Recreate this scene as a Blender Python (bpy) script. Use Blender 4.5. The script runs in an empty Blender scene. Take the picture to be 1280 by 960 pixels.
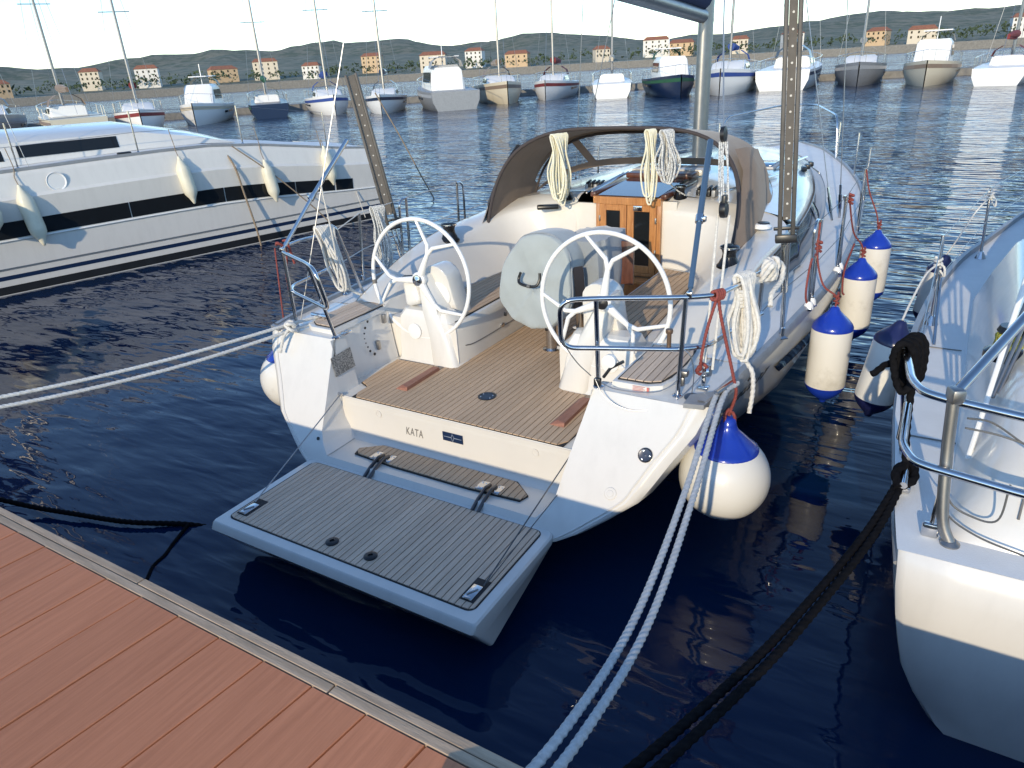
import bpy, bmesh, math, random
from mathutils import Vector, Matrix
random.seed(7)
SC = bpy.context.scene
COL = SC.collection
V = Vector
# ------------------------------------------------------------------ camera, world, sun, exposure
cam = bpy.data.objects.new('camera', bpy.data.cameras.new('camera')); COL.objects.link(cam)
cam.data.sensor_width = 36.0; cam.data.lens = 24.88; cam.data.clip_start = .05; cam.data.clip_end = 6000
yaw, pit, rol = math.radians(-32.2), math.radians(24.32), math.radians(-3.42)
F = V((math.sin(yaw)*math.cos(pit), math.cos(yaw)*math.cos(pit), -math.sin(pit)))
R0 = V((math.cos(yaw), -math.sin(yaw), 0)); U0 = R0.cross(F)
RR = R0*math.cos(rol)+U0*math.sin(rol); UU = U0*math.cos(rol)-R0*math.sin(rol)
m = Matrix((RR, UU, -F)).transposed().to_4x4(); m.translation = V((2.507, -2.933, 2.707))
cam.matrix_world = m
SC.camera = cam
SUN = V((.13, -.935, .33)).normalized()          # towards the sun
w = bpy.data.worlds.new('World'); SC.world = w; w.use_nodes = True
nt = w.node_tree; bg = nt.nodes['Background']
sky = nt.nodes.new('ShaderNodeTexSky'); sky.sky_type = 'NISHITA'; sky.sun_disc = False
sky.sun_elevation = math.asin(SUN.z); sky.sun_rotation = math.atan2(SUN.x, SUN.y)
sky.air_density = 1.0; sky.dust_density = .05; sky.ozone_density = 3.5
sat = nt.nodes.new('ShaderNodeHueSaturation'); sat.inputs['Saturation'].default_value = 1.0
nt.links.new(sky.outputs[0], sat.inputs['Color']); nt.links.new(sat.outputs[0], bg.inputs[0]); bg.inputs[1].default_value = .15
sl = bpy.data.lights.new('sun', 'SUN'); sl.energy = 2.0; sl.angle = math.radians(.5); sl.color = (1, .845, .60)
so = bpy.data.objects.new('sun', sl); COL.objects.link(so)
so.rotation_euler = (-SUN).to_track_quat('-Z', 'Y').to_euler()
SC.view_settings.view_transform = 'Standard'; SC.view_settings.look = 'None'
SC.view_settings.exposure = 0.90; SC.view_settings.gamma = 1

# ------------------------------------------------------------------ materials
MAT = {}
def mat(name, col, rough=.5, metal=0, var=.0, scale=8, stretch=(1,1,1), bump=0, bscale=60, coat=0, spec=.5, rnd=0, col2=None, lo=.35, hi=.65, trans=0, ior=1.45, sheen=0):
    if name in MAT: return MAT[name]
    M = bpy.data.materials.new(name); M.use_nodes = True; MAT[name] = M
    t = M.node_tree; N = t.nodes; L = t.links; b = N['Principled BSDF']
    b.inputs['Roughness'].default_value = rough; b.inputs['Metallic'].default_value = metal
    b.inputs['Specular IOR Level'].default_value = spec; b.inputs['Coat Weight'].default_value = coat
    b.inputs['Coat Roughness'].default_value = .08
    b.inputs['Sheen Weight'].default_value = sheen
    if trans: b.inputs['Transmission Weight'].default_value = trans; b.inputs['IOR'].default_value = ior
    c = tuple(col)+(1,)
    tc = N.new('ShaderNodeTexCoord'); mp = N.new('ShaderNodeMapping'); mp.inputs['Scale'].default_value = stretch
    L.new(tc.outputs['Object'], mp.inputs[0])
    if var or col2:
        nz = N.new('ShaderNodeTexNoise'); nz.inputs['Scale'].default_value = scale; nz.inputs['Detail'].default_value = 6; nz.inputs['Roughness'].default_value = .65
        L.new(mp.outputs[0], nz.inputs[0])
        r = N.new('ShaderNodeValToRGB'); r.color_ramp.elements[0].position = lo; r.color_ramp.elements[1].position = hi
        c2 = tuple(col2)+(1,) if col2 else tuple(max(0, x*(1-var)) for x in col)+(1,)
        r.color_ramp.elements[0].color = c2; r.color_ramp.elements[1].color = c
        L.new(nz.outputs[0], r.inputs[0]); out = r.outputs[0]
        if rnd:
            oi = N.new('ShaderNodeObjectInfo'); mr = N.new('ShaderNodeMapRange'); mr.inputs[3].default_value = 1-rnd; mr.inputs[4].default_value = 1+rnd
            L.new(oi.outputs['Random'], mr.inputs[0])
            hs = N.new('ShaderNodeHueSaturation'); L.new(mr.outputs[0], hs.inputs['Value']); L.new(out, hs.inputs['Color']); out = hs.outputs[0]
        L.new(out, b.inputs['Base Color'])
    else: b.inputs['Base Color'].default_value = c
    if bump:
        n2 = N.new('ShaderNodeTexNoise'); n2.inputs['Scale'].default_value = bscale; n2.inputs['Detail'].default_value = 4
        L.new(mp.outputs[0], n2.inputs[0])
        bp = N.new('ShaderNodeBump'); bp.inputs['Strength'].default_value = bump; bp.inputs['Distance'].default_value = .01
        L.new(n2.outputs[0], bp.inputs['Height']); L.new(bp.outputs[0], b.inputs['Normal'])
    return M
GEL = mat('white_gelcoat', (.70,.68,.64), .22, var=.055, scale=2.2, stretch=(4,4,.9), lo=.30, hi=.55, coat=.4, bump=.012, bscale=6)
GEL2 = mat('grey_white_nonskid', (.76,.76,.75), .6, var=.07, scale=5, bump=.15, bscale=240)
CREAM = mat('cream_cockpit_liner', (.70,.665,.605), .3, var=.04, scale=3, coat=.25, bump=.01, bscale=5)
TEAK = mat('weathered_teak', (.58,.41,.265), .7, col2=(.46,.325,.21), scale=7, stretch=(14,.8,14), bump=.12, bscale=60, rnd=.07)
TEAKG = mat('silvered_teak', (.68,.53,.40), .7, col2=(.53,.41,.31), scale=6, stretch=(14,.8,14), bump=.12, bscale=60, rnd=.09)
CAULK = mat('black_caulk', (.02,.02,.022), .7)
STEEL = mat('stainless_steel', (.62,.62,.63), .13, 1, var=.12, scale=20)
DSTEEL = mat('dull_aluminium', (.36,.35,.34), .42, 1, var=.15, scale=12)
GREYAL = mat('grey_anodised_rail', (.36,.37,.385), .5, .35, var=.15, scale=10)
BLACK = mat('black_plastic', (.012,.012,.014), .35)
WINCH = mat('winch_black', (.02,.021,.024), .25, .5)
MAHOG = mat('varnished_mahogany', (.52,.24,.085), .3, col2=(.36,.15,.05), scale=7, stretch=(8,8,1), coat=.5, bump=.03)
DWOOD = mat('dark_mahogany', (.13,.05,.03), .35, col2=(.08,.03,.02), scale=7, stretch=(8,8,1), coat=.4)
REDW = mat('reddish_hardwood', (.33,.15,.10), .55, col2=(.24,.10,.065), scale=8, stretch=(6,1,6))
def glassy(name, col, rough=.03):
    return mat(name, col, rough, spec=.35)
DGLASS = glassy('dark_window', (.012,.014,.016))
GREYC = mat('grey_canvas_cover', (.35,.39,.40), .85, var=.10, scale=5, bump=.25, bscale=14, sheen=.3)
GREYC2 = mat('grey_canvas_cover_dark', (.27,.295,.32), .85, var=.12, scale=5, bump=.3, bscale=12, sheen=.3)
TAUPE = mat('taupe_canvas', (.22,.155,.11), .85, var=.14, scale=6, bump=.2, bscale=18, sheen=.2)
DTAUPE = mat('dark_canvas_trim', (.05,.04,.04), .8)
NAVY = mat('navy_paint', (.008,.022,.065), .3)
NAVYC = mat('navy_canvas', (.02,.035,.09), .8)
BLUECAP = mat('blue_vinyl', (.012,.045,.42), .22, coat=.4, var=.12, scale=8)
NAVYCAP = mat('dark_blue_vinyl', (.012,.016,.075), .3, coat=.3)
VINYL = mat('white_fender_vinyl', (.74,.73,.69), .3, col2=(.56,.545,.50), scale=3.5, lo=.28, hi=.46, coat=.25, bump=.02, bscale=8)
OLDV = mat('yellowed_fender_vinyl', (.74,.70,.56), .4, var=.15, scale=4)
WROPE = mat('white_rope', (.70,.68,.64), .85, var=.25, scale=60)
GROPE = mat('grey_white_mooring_rope', (.52,.53,.54), .85, var=.25, scale=50)
YROPE = mat('yellow_fleck_rope', (.74,.70,.46), .85, col2=(.72,.70,.64), scale=80)
FROPE = mat('flecked_rope', (.62,.62,.60), .85, col2=(.22,.23,.24), scale=110, lo=.42, hi=.5)
RROPE = mat('red_rope', (.27,.06,.05), .8, var=.35, scale=70)
KROPE = mat('black_rope', (.009,.009,.011), .85, var=.4, scale=40, spec=.05)
BROPE = mat('tan_rope', (.30,.23,.16), .85, var=.3, scale=50)
WIRE = mat('steel_wire', (.35,.35,.36), .35, .9)
DWIRE = mat('dark_wire_line', (.10,.10,.10), .5)
WHITE = mat('white_paint', (.80,.80,.79), .35)
WALU = mat('white_powder_coat', (.80,.79,.77), .28, coat=.3)
BLUEP = mat('blue_grey_tube_cover', (.075,.135,.22), .35, .35)
RED = mat('red_print', (.55,.16,.13), .6)
INK = mat('black_print', (.02,.02,.02), .5)
GINK = mat('grey_print', (.16,.15,.14), .5)
SILV = mat('silver_print', (.55,.60,.68), .3, .6)
BPRINT = mat('blue_print', (.03,.08,.26), .6)
COMPO = mat('red_brown_composite_board', (.56,.215,.105), .7, col2=(.46,.17,.08), scale=5, stretch=(12,.6,12), bump=.22, bscale=60, rnd=.09)
CAPW = mat('weathered_edge_board', (.50,.37,.26), .8, col2=(.33,.24,.165), scale=5, stretch=(.8,8,8), bump=.3, bscale=50, rnd=.05)
CONC = mat('quay_concrete', (.24,.23,.21), .9, var=.3, scale=3, bump=.3, bscale=20)
ANTI = mat('black_antifouling', (.012,.014,.018), .6, var=.4, scale=5)
SPECK = mat('speckled_grey_panel', (.36,.34,.31), .6, col2=(.10,.10,.095), scale=95, lo=.44, hi=.56)

# ------------------------------------------------------------------ mesh helpers
def new(name, verts, faces, m, parent=None, smooth=True, ang=38, mats=None, midx=None):
    me = bpy.data.meshes.new(name); me.from_pydata([tuple(v) for v in verts], [], faces)
    for x in (mats or [m]): me.materials.append(x)
    if midx: me.polygons.foreach_set('material_index', midx)
    bm = bmesh.new(); bm.from_mesh(me); bmesh.ops.recalc_face_normals(bm, faces=bm.faces); bm.to_mesh(me); bm.free()
    if smooth: me.shade_smooth(); me.set_sharp_from_angle(angle=math.radians(ang))
    o = bpy.data.objects.new(name, me); COL.objects.link(o)
    if parent: o.parent = parent; o.matrix_parent_inverse = Matrix.Translation(-parent_loc(parent))
    return o
def parent_loc(p):
    return p.location.copy() if p.parent is None else V((0,0,0))   # parts keep world coordinates
class MB:
    """collects geometry in world coordinates; build() links it as one mesh object"""
    def __init__(s): s.v = []; s.f = []; s.mi = []; s.cur = 0
    def add(s, vs, fs):
        o = len(s.v); s.v += [V(x) for x in vs]; s.f += [tuple(i+o for i in f) for f in fs]; s.mi += [s.cur]*len(fs); return s
    def box(s, c, d, M=None):
        x, y, z = d[0]/2, d[1]/2, d[2]/2
        vs = [V((a*x, b*y, e*z)) for e in (-1,1) for b in (-1,1) for a in (-1,1)]
        if M: vs = [M @ q for q in vs]
        return s.add([V(c)+q for q in vs], [(0,2,3,1),(4,5,7,6),(0,1,5,4),(2,6,7,3),(0,4,6,2),(1,3,7,5)])
    def bbox(s, c, d, b=.01, M=None, seg=2):
        bm = bmesh.new(); bmesh.ops.create_cube(bm, size=1); bmesh.ops.scale(bm, vec=d, verts=bm.verts)
        bmesh.ops.bevel(bm, geom=bm.edges[:], offset=b, segments=seg, profile=.5, affect='EDGES', clamp_overlap=True)
        vs = [V(v.co) for v in bm.verts]; fs = [[v.index for v in f.verts] for f in bm.faces]; bm.free()
        if M: vs = [M @ q for q in vs]
        return s.add([V(c)+q for q in vs], fs)
    def prism(s, poly, z0, z1, top=None):
        n = len(poly); tp = top or poly
        vs = [(x,y,z0) for x,y in poly]+[(x,y,z1) for x,y in tp]
        return s.add(vs, [tuple(range(n-1,-1,-1)), tuple(range(n,2*n))]+[(i,(i+1)%n,n+(i+1)%n,n+i) for i in range(n)])
    def grid(s, rows, close=False):
        nr, nc = len(rows), len(rows[0]); vs = [p for r in rows for p in r]
        fs = [(i*nc+j, i*nc+(j+1)%nc, (i+1)*nc+(j+1)%nc, (i+1)*nc+j) for i in range(nr-1) for j in range(nc if close else nc-1)]
        return s.add(vs, fs)
    def tube(s, pts, r, n=10, closed=False, cap=True, twist=0, lobes=0, amp=.0):
        pts = [V(p) for p in pts]; N = len(pts); rs = r if isinstance(r, (list,tuple)) else [r]*N
        T = []
        for i in range(N):
            a = pts[(i-1)%N] if closed or i>0 else pts[i]; b = pts[(i+1)%N] if closed or i<N-1 else pts[i]
            d = b-a; T.append(d.normalized() if d.length>1e-9 else V((0,0,1)))
        up = V((0,0,1)) if abs(T[0].z)<.9 else V((1,0,0)); nn = T[0].cross(up).normalized(); fr = []; ds = 0
        for i in range(N):
            nn = (nn-T[i]*nn.dot(T[i])); nn = nn.normalized() if nn.length>1e-6 else T[i].orthogonal().normalized()
            fr.append((nn.copy(), T[i].cross(nn)))
        rows = []
        for i in range(N):
            if i: ds += (pts[i]-pts[i-1]).length
            a, b = fr[i]; row = []
            for k in range(n):
                th = 2*math.pi*k/n; rr = rs[i]*(1+amp*math.cos(lobes*(th-twist*ds))) if lobes else rs[i]
                row.append(pts[i]+a*math.cos(th)*rr+b*math.sin(th)*rr)
            rows.append(row)
        if closed: rows.append(rows[0])
        o = len(s.v); s.grid(rows, True)
        if cap and not closed:
            s.add(rows[0], [tuple(range(n))]); s.add(rows[-1], [tuple(range(n-1,-1,-1))])
        return s
    def rope(s, pts, r, pitch=None, smooth=6):
        P = cr(pts, smooth); pitch = pitch or r*7
        P = resample(P, r*.62)
        return s.tube(P, r, 12, lobes=3, amp=.13, twist=2*math.pi/(r*7.5))
    def lathe(s, prof, c, n=24, M=None):
        rows = []
        for r, z in prof:
            row = [V((r*math.cos(2*math.pi*k/n), r*math.sin(2*math.pi*k/n), z)) for k in range(n)]
            if M: row = [M @ q for q in row]
            rows.append([V(c)+q for q in row])
        s.grid(rows, True)
        if prof[0][0] > 1e-4: s.add(rows[0], [tuple(range(n-1,-1,-1))])
        if prof[-1][0] > 1e-4: s.add(rows[-1], [tuple(range(n))])
        return s
    def build(s, name, m, parent=None, smooth=True, ang=38):
        mats = m if isinstance(m, list) else [m]
        return new(name, s.v, s.f, None, parent, smooth, ang, mats, s.mi if len(mats)>1 else None)
def cr(pts, n=6, closed=False):
    P = [V(p) for p in pts]; N = len(P); out = []
    for i in range(N if closed else N-1):
        p0 = P[i-1] if closed or i>0 else P[0]*2-P[1]; p1 = P[i]; p2 = P[(i+1)%N]
        p3 = P[(i+2)%N] if closed or i<N-2 else P[-1]*2-P[-2]
        for k in range(n):
            t = k/n
            out.append(.5*((2*p1)+(p2-p0)*t+(2*p0-5*p1+4*p2-p3)*t*t+(3*p1-p0-3*p2+p3)*t**3))
    if not closed: out.append(P[-1])
    return out
def resample(P, step):
    L = [0]
    for a, b in zip(P, P[1:]): L.append(L[-1]+(b-a).length)
    n = max(2, int(L[-1]/step)); out = []; j = 0
    for i in range(n+1):
        d = L[-1]*i/n
        while j < len(P)-2 and L[j+1] < d: j += 1
        seg = L[j+1]-L[j]; out.append(P[j].lerp(P[j+1], 0 if seg<1e-9 else (d-L[j])/seg))
    return out
def fillet(pts, r, n=5, closed=False):
    P = [V(p) for p in pts]; out = []; N = len(P)
    for i, p in enumerate(P):
        if not closed and i in (0, N-1): out.append(p); continue
        a = P[i-1]-p; b = P[(i+1)%N]-p; rr = min(r, a.length*.45, b.length*.45)
        A = p+a.normalized()*rr; B = p+b.normalized()*rr
        for k in range(n+1):
            t = k/n; out.append(A*(1-t)**2+p*2*t*(1-t)+B*t*t)
    return out
def lerp_tab(T, y):
    if y <= T[0][0]: return T[0][1]
    for a, b in zip(T, T[1:]):
        if y <= b[0]:
            t = (y-a[0])/(b[0]-a[0]); return a[1]+(b[1]-a[1])*t
    return T[-1][1]
def smooth_tab(T, y):
    if y <= T[0][0]: return T[0][1]
    if y >= T[-1][0]: return T[-1][1]
    n = len(T); i = max(k for k in range(n) if T[k][0] <= y); i = min(i, n-2)
    x0, y0 = T[i]; x1, y1 = T[i+1]
    m0 = (T[i+1][1]-T[i-1][1])/(T[i+1][0]-T[i-1][0]) if i else (y1-y0)/(x1-x0)
    m1 = (T[i+2][1]-T[i][1])/(T[i+2][0]-T[i][0]) if i+2 < n else (y1-y0)/(x1-x0)
    h = x1-x0; t = (y-x0)/h
    return (2*t**3-3*t*t+1)*y0+(t**3-2*t*t+t)*h*m0+(-2*t**3+3*t*t)*y1+(t**3-t*t)*h*m1
def sst(a, b, x):
    t = min(1, max(0, (x-a)/(b-a))); return t*t*(3-2*t)
def thing(name, label, cat, loc=(0,0,0), group=None):
    o = bpy.data.objects.new(name, None); COL.objects.link(o); o.location = loc; o.empty_display_size = .2
    o['label'] = label; o['category'] = cat
    if group: o['group'] = group
    return o
def tag(o, label, cat, group=None):
    o['label'] = label; o['category'] = cat
    if group: o['group'] = group
    return o
def stuff(o): o['kind'] = 'stuff'; return o
def struct(o): o['kind'] = 'structure'; return o
def mir(pts): return [V((-p[0], p[1], p[2])) for p in pts]
def both(fn):
    for s in (1, -1): fn(s)
def text(name, body, size, m, M, parent, ext=.001, shear=0, font_space=1.0):
    cu = bpy.data.curves.new(name, 'FONT'); cu.body = body; cu.size = size; cu.extrude = ext; cu.align_x = 'CENTER'; cu.align_y = 'CENTER'; cu.shear = shear; cu.space_character = font_space
    tmp = bpy.data.objects.new(name, cu)
    COL.objects.link(tmp); dg = bpy.context.evaluated_depsgraph_get()
    me = bpy.data.meshes.new_from_object(tmp.evaluated_get(dg)); bpy.data.objects.remove(tmp)
    me.transform(M); me.materials.clear(); me.materials.append(m)
    o = bpy.data.objects.new(name, me); COL.objects.link(o)
    if parent: o.parent = parent; o.matrix_parent_inverse = Matrix.Translation(-parent_loc(parent))
    return o
def frame_m(o, x, y):
    x = V(x).normalized(); z = x.cross(V(y)).normalized(); y2 = z.cross(x)
    M = Matrix((x, y2, z)).transposed().to_4x4(); M.translation = V(o); return M

# ------------------------------------------------------------------ water, far shore
def build_water():
    xs = [-900,-400,-200,-100,-50,-20,0,20,50,100,200,400,900]; ys = [-60,-20,0,20,50,100,200,400,900,1600]
    mb = MB(); mb.grid([[V((x,y,0)) for x in xs] for y in ys])
    M = bpy.data.materials.new('harbour_water'); M.use_nodes = True; t = M.node_tree; N = t.nodes; L = t.links; b = N['Principled BSDF']
    b.inputs['Base Color'].default_value = (.002,.0145,.050,1); b.inputs['Roughness'].default_value = .0; b.inputs['IOR'].default_value = 1.333
    tc = N.new('ShaderNodeTexCoord'); hs = []
    for sc, st, am, dt in ((.9,(.8,1.6,1),.62,1),(2.6,(.6,2.0,1),.36,1),(6.5,(.55,2.2,1),.060,1),(20,(.7,1.8,1),.005,1)):
        mp = N.new('ShaderNodeMapping'); mp.inputs['Scale'].default_value = st; mp.inputs['Rotation'].default_value = (0,0,math.radians(18+sc*3))
        L.new(tc.outputs['Object'], mp.inputs[0])
        nz = N.new('ShaderNodeTexNoise'); nz.inputs['Scale'].default_value = sc; nz.inputs['Detail'].default_value = dt; nz.inputs['Distortion'].default_value = .6
        L.new(mp.outputs[0], nz.inputs[0])
        mu = N.new('ShaderNodeMath'); mu.operation = 'MULTIPLY'; mu.inputs[1].default_value = am; L.new(nz.outputs[0], mu.inputs[0]); hs.append(mu.outputs[0])
    while len(hs) > 1:
        ad = N.new('ShaderNodeMath'); ad.operation = 'ADD'; L.new(hs.pop(), ad.inputs[0]); L.new(hs.pop(), ad.inputs[1]); hs.append(ad.outputs[0])
    # calm patches: breeze strength varies across the basin
    cz = N.new('ShaderNodeTexNoise'); cz.inputs['Scale'].default_value = .16; cz.inputs['Detail'].default_value = 2; L.new(tc.outputs['Object'], cz.inputs[0])
    mr = N.new('ShaderNodeMapRange'); mr.inputs[1].default_value = .35; mr.inputs[2].default_value = .7; mr.inputs[3].default_value = .35; mr.inputs[4].default_value = 1.0; L.new(cz.outputs[0], mr.inputs[0])
    m0 = N.new('ShaderNodeMath'); m0.operation = 'MULTIPLY'; L.new(hs[0], m0.inputs[0]); L.new(mr.outputs[0], m0.inputs[1])
    # the berths near the quay are sheltered, the open basin beyond has more breeze
    sx = N.new('ShaderNodeSeparateXYZ'); L.new(tc.outputs['Object'], sx.inputs[0]); m2 = N.new('ShaderNodeMapRange'); m2.inputs[1].default_value = 2; m2.inputs[2].default_value = 16; m2.inputs[3].default_value = .75; m2.inputs[4].default_value = 5.5; L.new(sx.outputs[1], m2.inputs[0])
    mm = N.new('ShaderNodeMath'); mm.operation = 'MULTIPLY'; L.new(m0.outputs[0], mm.inputs[0]); L.new(m2.outputs[0], mm.inputs[1])
    bp = N.new('ShaderNodeBump'); bp.inputs['Strength'].default_value = .55; bp.inputs['Distance'].default_value = .16
    L.new(mm.outputs[0], bp.inputs['Height']); L.new(bp.outputs[0], b.inputs['Normal'])
    struct(mb.build('water', M, smooth=False))
build_water()
def build_hills():
    HM = mat('scrub_hillside', (.17,.17,.13), .95, col2=(.075,.10,.07), scale=.06, lo=.42, hi=.58)
    from mathutils import noise as NZ
    rows = []
    for j in range(26):
        row = []
        for i in range(200):
            a = math.radians(-100+i*150/199); r = 560+j*42; t = j/25
            x, y = math.sin(a)*r, math.cos(a)*r
            n = NZ.fractal(V((x*.0032,y*.0032,1.7)),1.0,2.1,6); n2 = NZ.fractal(V((x*.018,y*.018,3)),1.0,2.1,4)
            row.append(V((x, y, -1+6*sst(0,.15,t)+max(0,(30+30*n)*sst(.05,1,t))+2.4*n2*sst(0,.3,t))))
        rows.append(row)
    mb = MB(); mb.grid(rows); struct(mb.build('hills', HM, smooth=True, ang=80))
    mb = MB()
    for i in range(60):
        a = math.radians(-85+i*110/59); a2 = math.radians(-85+(i+1)*110/59); r = 205
        p = V((math.sin(a)*r, math.cos(a)*r, 0)); q = V((math.sin(a2)*r, math.cos(a2)*r, 0)); d = q-p
        mb.box((p+q)/2+V((0,0,.6)), (d.length*1.02, 5, 2.2+.2*random.random()), Matrix.Rotation(math.atan2(d.y,d.x),3,'Z'))
    struct(mb.build('breakwater', CONC, smooth=False))
build_hills()
def far_town():
    rnd = random.Random(4); WL = [mat('render_cream',(.62,.55,.44),.9),mat('render_white',(.70,.68,.64),.9),mat('render_ochre',(.55,.40,.25),.9)]; RF = mat('terracotta_roof',(.34,.14,.08),.85,var=.3,scale=.8)
    for i in range(20):
        az = math.radians(-72+74*i/19+rnd.uniform(-1.3,1.3)); r = rnd.uniform(585,640); x, y = math.sin(az)*r, math.cos(az)*r
        w_, d_, h_ = rnd.uniform(11,20), rnd.uniform(9,13), rnd.choice((6,6.5,9,9.5,12)); rt = -az+rnd.uniform(-.3,.3); z0 = 2.0+max(0,(r-585)*.06)
        k = i%3; M3 = Matrix.Rotation(rt,3,'Z'); c = V((x,y,z0))
        T = thing('shore_house', '%s shore house with terracotta roof, %s from the left on the far shore' % (('cream','white','ochre')[k], ORD[i]), 'house', c, 'houses on the far shore')
        b = MB(); b.box(c+V((0,0,h_/2-2)),(w_,d_,h_+4),M3); b.build('wall', WL[k], T, smooth=False)
        b = MB(); b.add([c+M3@V(p) for p in ((-w_/2-.5,-d_/2-.5,h_),(w_/2+.5,-d_/2-.5,h_),(w_/2+.5,d_/2+.5,h_),(-w_/2-.5,d_/2+.5,h_),(-w_/2+2,0,h_+2.6),(w_/2-2,0,h_+2.6))],[(0,1,5,4),(1,2,5),(2,3,4,5),(3,0,4),(0,3,2,1)]); b.build('roof', RF, T, smooth=False)
        for fl in range(int(h_//3)):
            for q in range(4):
                b = MB(); b.box(c+M3@V((-w_/2+w_*(q+.5)/4,-d_/2-.04,1.6+3*fl)),(1.1,.12,1.5),M3); b.build('window', DGLASS, T, smooth=False)
    # belt of shore trees that reads as one mass
    LM = mat('shore_foliage',(.07,.10,.045),.9,col2=(.035,.055,.03),scale=.5); b = MB()
    for i in range(900):
        az = math.radians(rnd.uniform(-95,40)); r = rnd.uniform(570,625); s_ = rnd.uniform(1.2,3.2); c = V((math.sin(az)*r,math.cos(az)*r,1.5+max(0,(r-570)*.06)+s_*rnd.uniform(.4,1.3)))
        for q in range(7):
            o = c+V((rnd.gauss(0,s_*.5),rnd.gauss(0,s_*.5),rnd.gauss(0,s_*.45))); e = s_*rnd.uniform(.3,.6)
            b.add([o+V((rnd.uniform(-e,e),rnd.uniform(-e,e),rnd.uniform(-e,e))) for _ in range(4)],[(0,1,2),(0,2,3),(0,3,1),(1,2,3)])
    stuff(b.build('shore_trees', LM, smooth=False))

# ------------------------------------------------------------------ dock (quay edge with boards)
def build_dock():
    ZD = 1.2
    mb = MB(); mb.box((0,-6.55,.35),(60,9.0,1.6)); d = struct(mb.build('dock', CONC, smooth=False))
    # edge boards run along the quay, deck boards at right angles to it (slightly skewed)
    ye = -1.975
    x = -14.0
    while x < 14:
        Ln = 2.4
        for k, (y0, y1) in enumerate(((-.030,-.002),(-.062,-.033))):
            b = MB(); b.bbox((x+Ln/2+(.9 if k else 0), ye+(y0+y1)/2, ZD-.0265+random.uniform(-.001,.001)), (Ln-.006, y1-y0, .05), .002, seg=1)
            b.build('edge_board', CAPW, d, ang=30)
        x += Ln
    b = MB(); b.box((0,-4.2,ZD-.029),(28,4.3,.01)); b.build('gap_shade_sheet', CAULK, d, smooth=False)  # black underlay added to paint the shade between the boards
    tx = math.tan(math.radians(5.87)); pitch = .193; x = -7.05; n = 0
    while x < 6.5:
        b = MB(); w2 = (pitch-.006); y1 = ye-.066; y0 = -5.2
        dz = random.uniform(-.0015,.0015); zt = ZD+dz
        def q(xx, yy): return (xx+(yy-y1)*tx, yy)
        P = [q(x,y1), q(x+w2,y1), q(x+w2,y0), q(x,y0)]
        Pi = [q(x+.002,y1-.002), q(x+w2-.002,y1-.002), q(x+w2-.002,y0+.002), q(x+.002,y0+.002)]
        b.prism(P, ZD-.022, zt-.002); b.prism(P, zt-.002, zt, Pi)
        b.build('deck_board', COMPO, d, smooth=False); x += pitch; n += 1
    # the board gaps look dark from the black sheet laid over the concrete
    for cx in (1.9, -2.2):
        c = thing('mooring_cleat', 'metal cleat on the dock edge holding the %s' % ('pair of pale ropes' if cx > 0 else 'twin white lines'), 'cleat', (cx,-2.32,ZD))
        b = MB(); b.bbox((cx,-2.32,ZD+.012),(.30,.10,.024),.006); b.build('base_plate', DSTEEL, c)
        b = MB(); b.tube([(cx-.16,-2.32,ZD+.09),(cx-.08,-2.32,ZD+.105),(cx+.08,-2.32,ZD+.105),(cx+.16,-2.32,ZD+.09)],[.012,.02,.02,.012],10)
        for e in (-.06,.06): b.tube([(cx+e,-2.32,ZD+.02),(cx+e,-2.32,ZD+.1)],.018,10)
        b.build('horn', DSTEEL, c)
build_dock()

# ------------------------------------------------------------------ the white yacht
Y = thing('sailing_yacht', 'white sailing yacht named KATA moored stern-to with its teak swim platform folded down', 'sailboat', (0,0,0))
GUN = [(.30,1.575),(.5,1.635),(.745,1.665),(1.26,1.717),(1.95,1.773),(2.89,1.833),(3.73,1.835),(5.2,1.754),(6.86,1.58),(8.45,1.21),(9.67,.81),(10.4,.54),(11.3,.03)]
def gun(y): return smooth_tab(GUN, y)
ZG = 1.035
TZ = [1.035,.90,.745,.636,.543,.429,.34,.28,.20,.13,.10]
TX = [1.565,1.52,1.423,1.362,1.305,1.163,1.043,.935,.70,.35,0]
MZ = [1.035,.90,.745,.62,.50,.30,.10,-.05,-.25,-.42,-.50]
MF = [1,.998,.985,.965,.94,.885,.80,.70,.50,.22,0]
def tpl(z): return -.12+.6*(z-.28)                 # transom plane
def shape(y, k, u):
    s = sst(0, .24, u); v = sst(4.5, 11, y)
    z = TZ[k]*(1-s)+MZ[k]*s
    f = (TX[k]/1.565)*(1-s)+MF[k]*s
    f = f**(1+1.1*v) if f > 0 else 0
    return z, f
def hull_pt(k, u):
    y0 = tpl(TZ[k])+.035; y = y0*(1-u)+11.3*u
    yg = (tpl(TZ[0])+.035)*(1-u)+11.3*u
    z, f = shape(y, k, u)
    return V((f*(gun(yg)+.035*(1-sst(0,.06,u))), y, z+.09*sst(5,11.3,y)*(1 if k < 2 else .3)))
def hull_x(y, z):
    pts = []
    for k in range(11):
        y0 = tpl(TZ[k])+.035; pts.append(hull_pt(k, max(0, (y-y0)/(11.3-y0))))
    for a, b in zip(pts, pts[1:]):
        if b.z <= z <= a.z: return a.x+(b.x-a.x)*(a.z-z)/(a.z-b.z+1e-9)
    return pts[0].x
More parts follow.
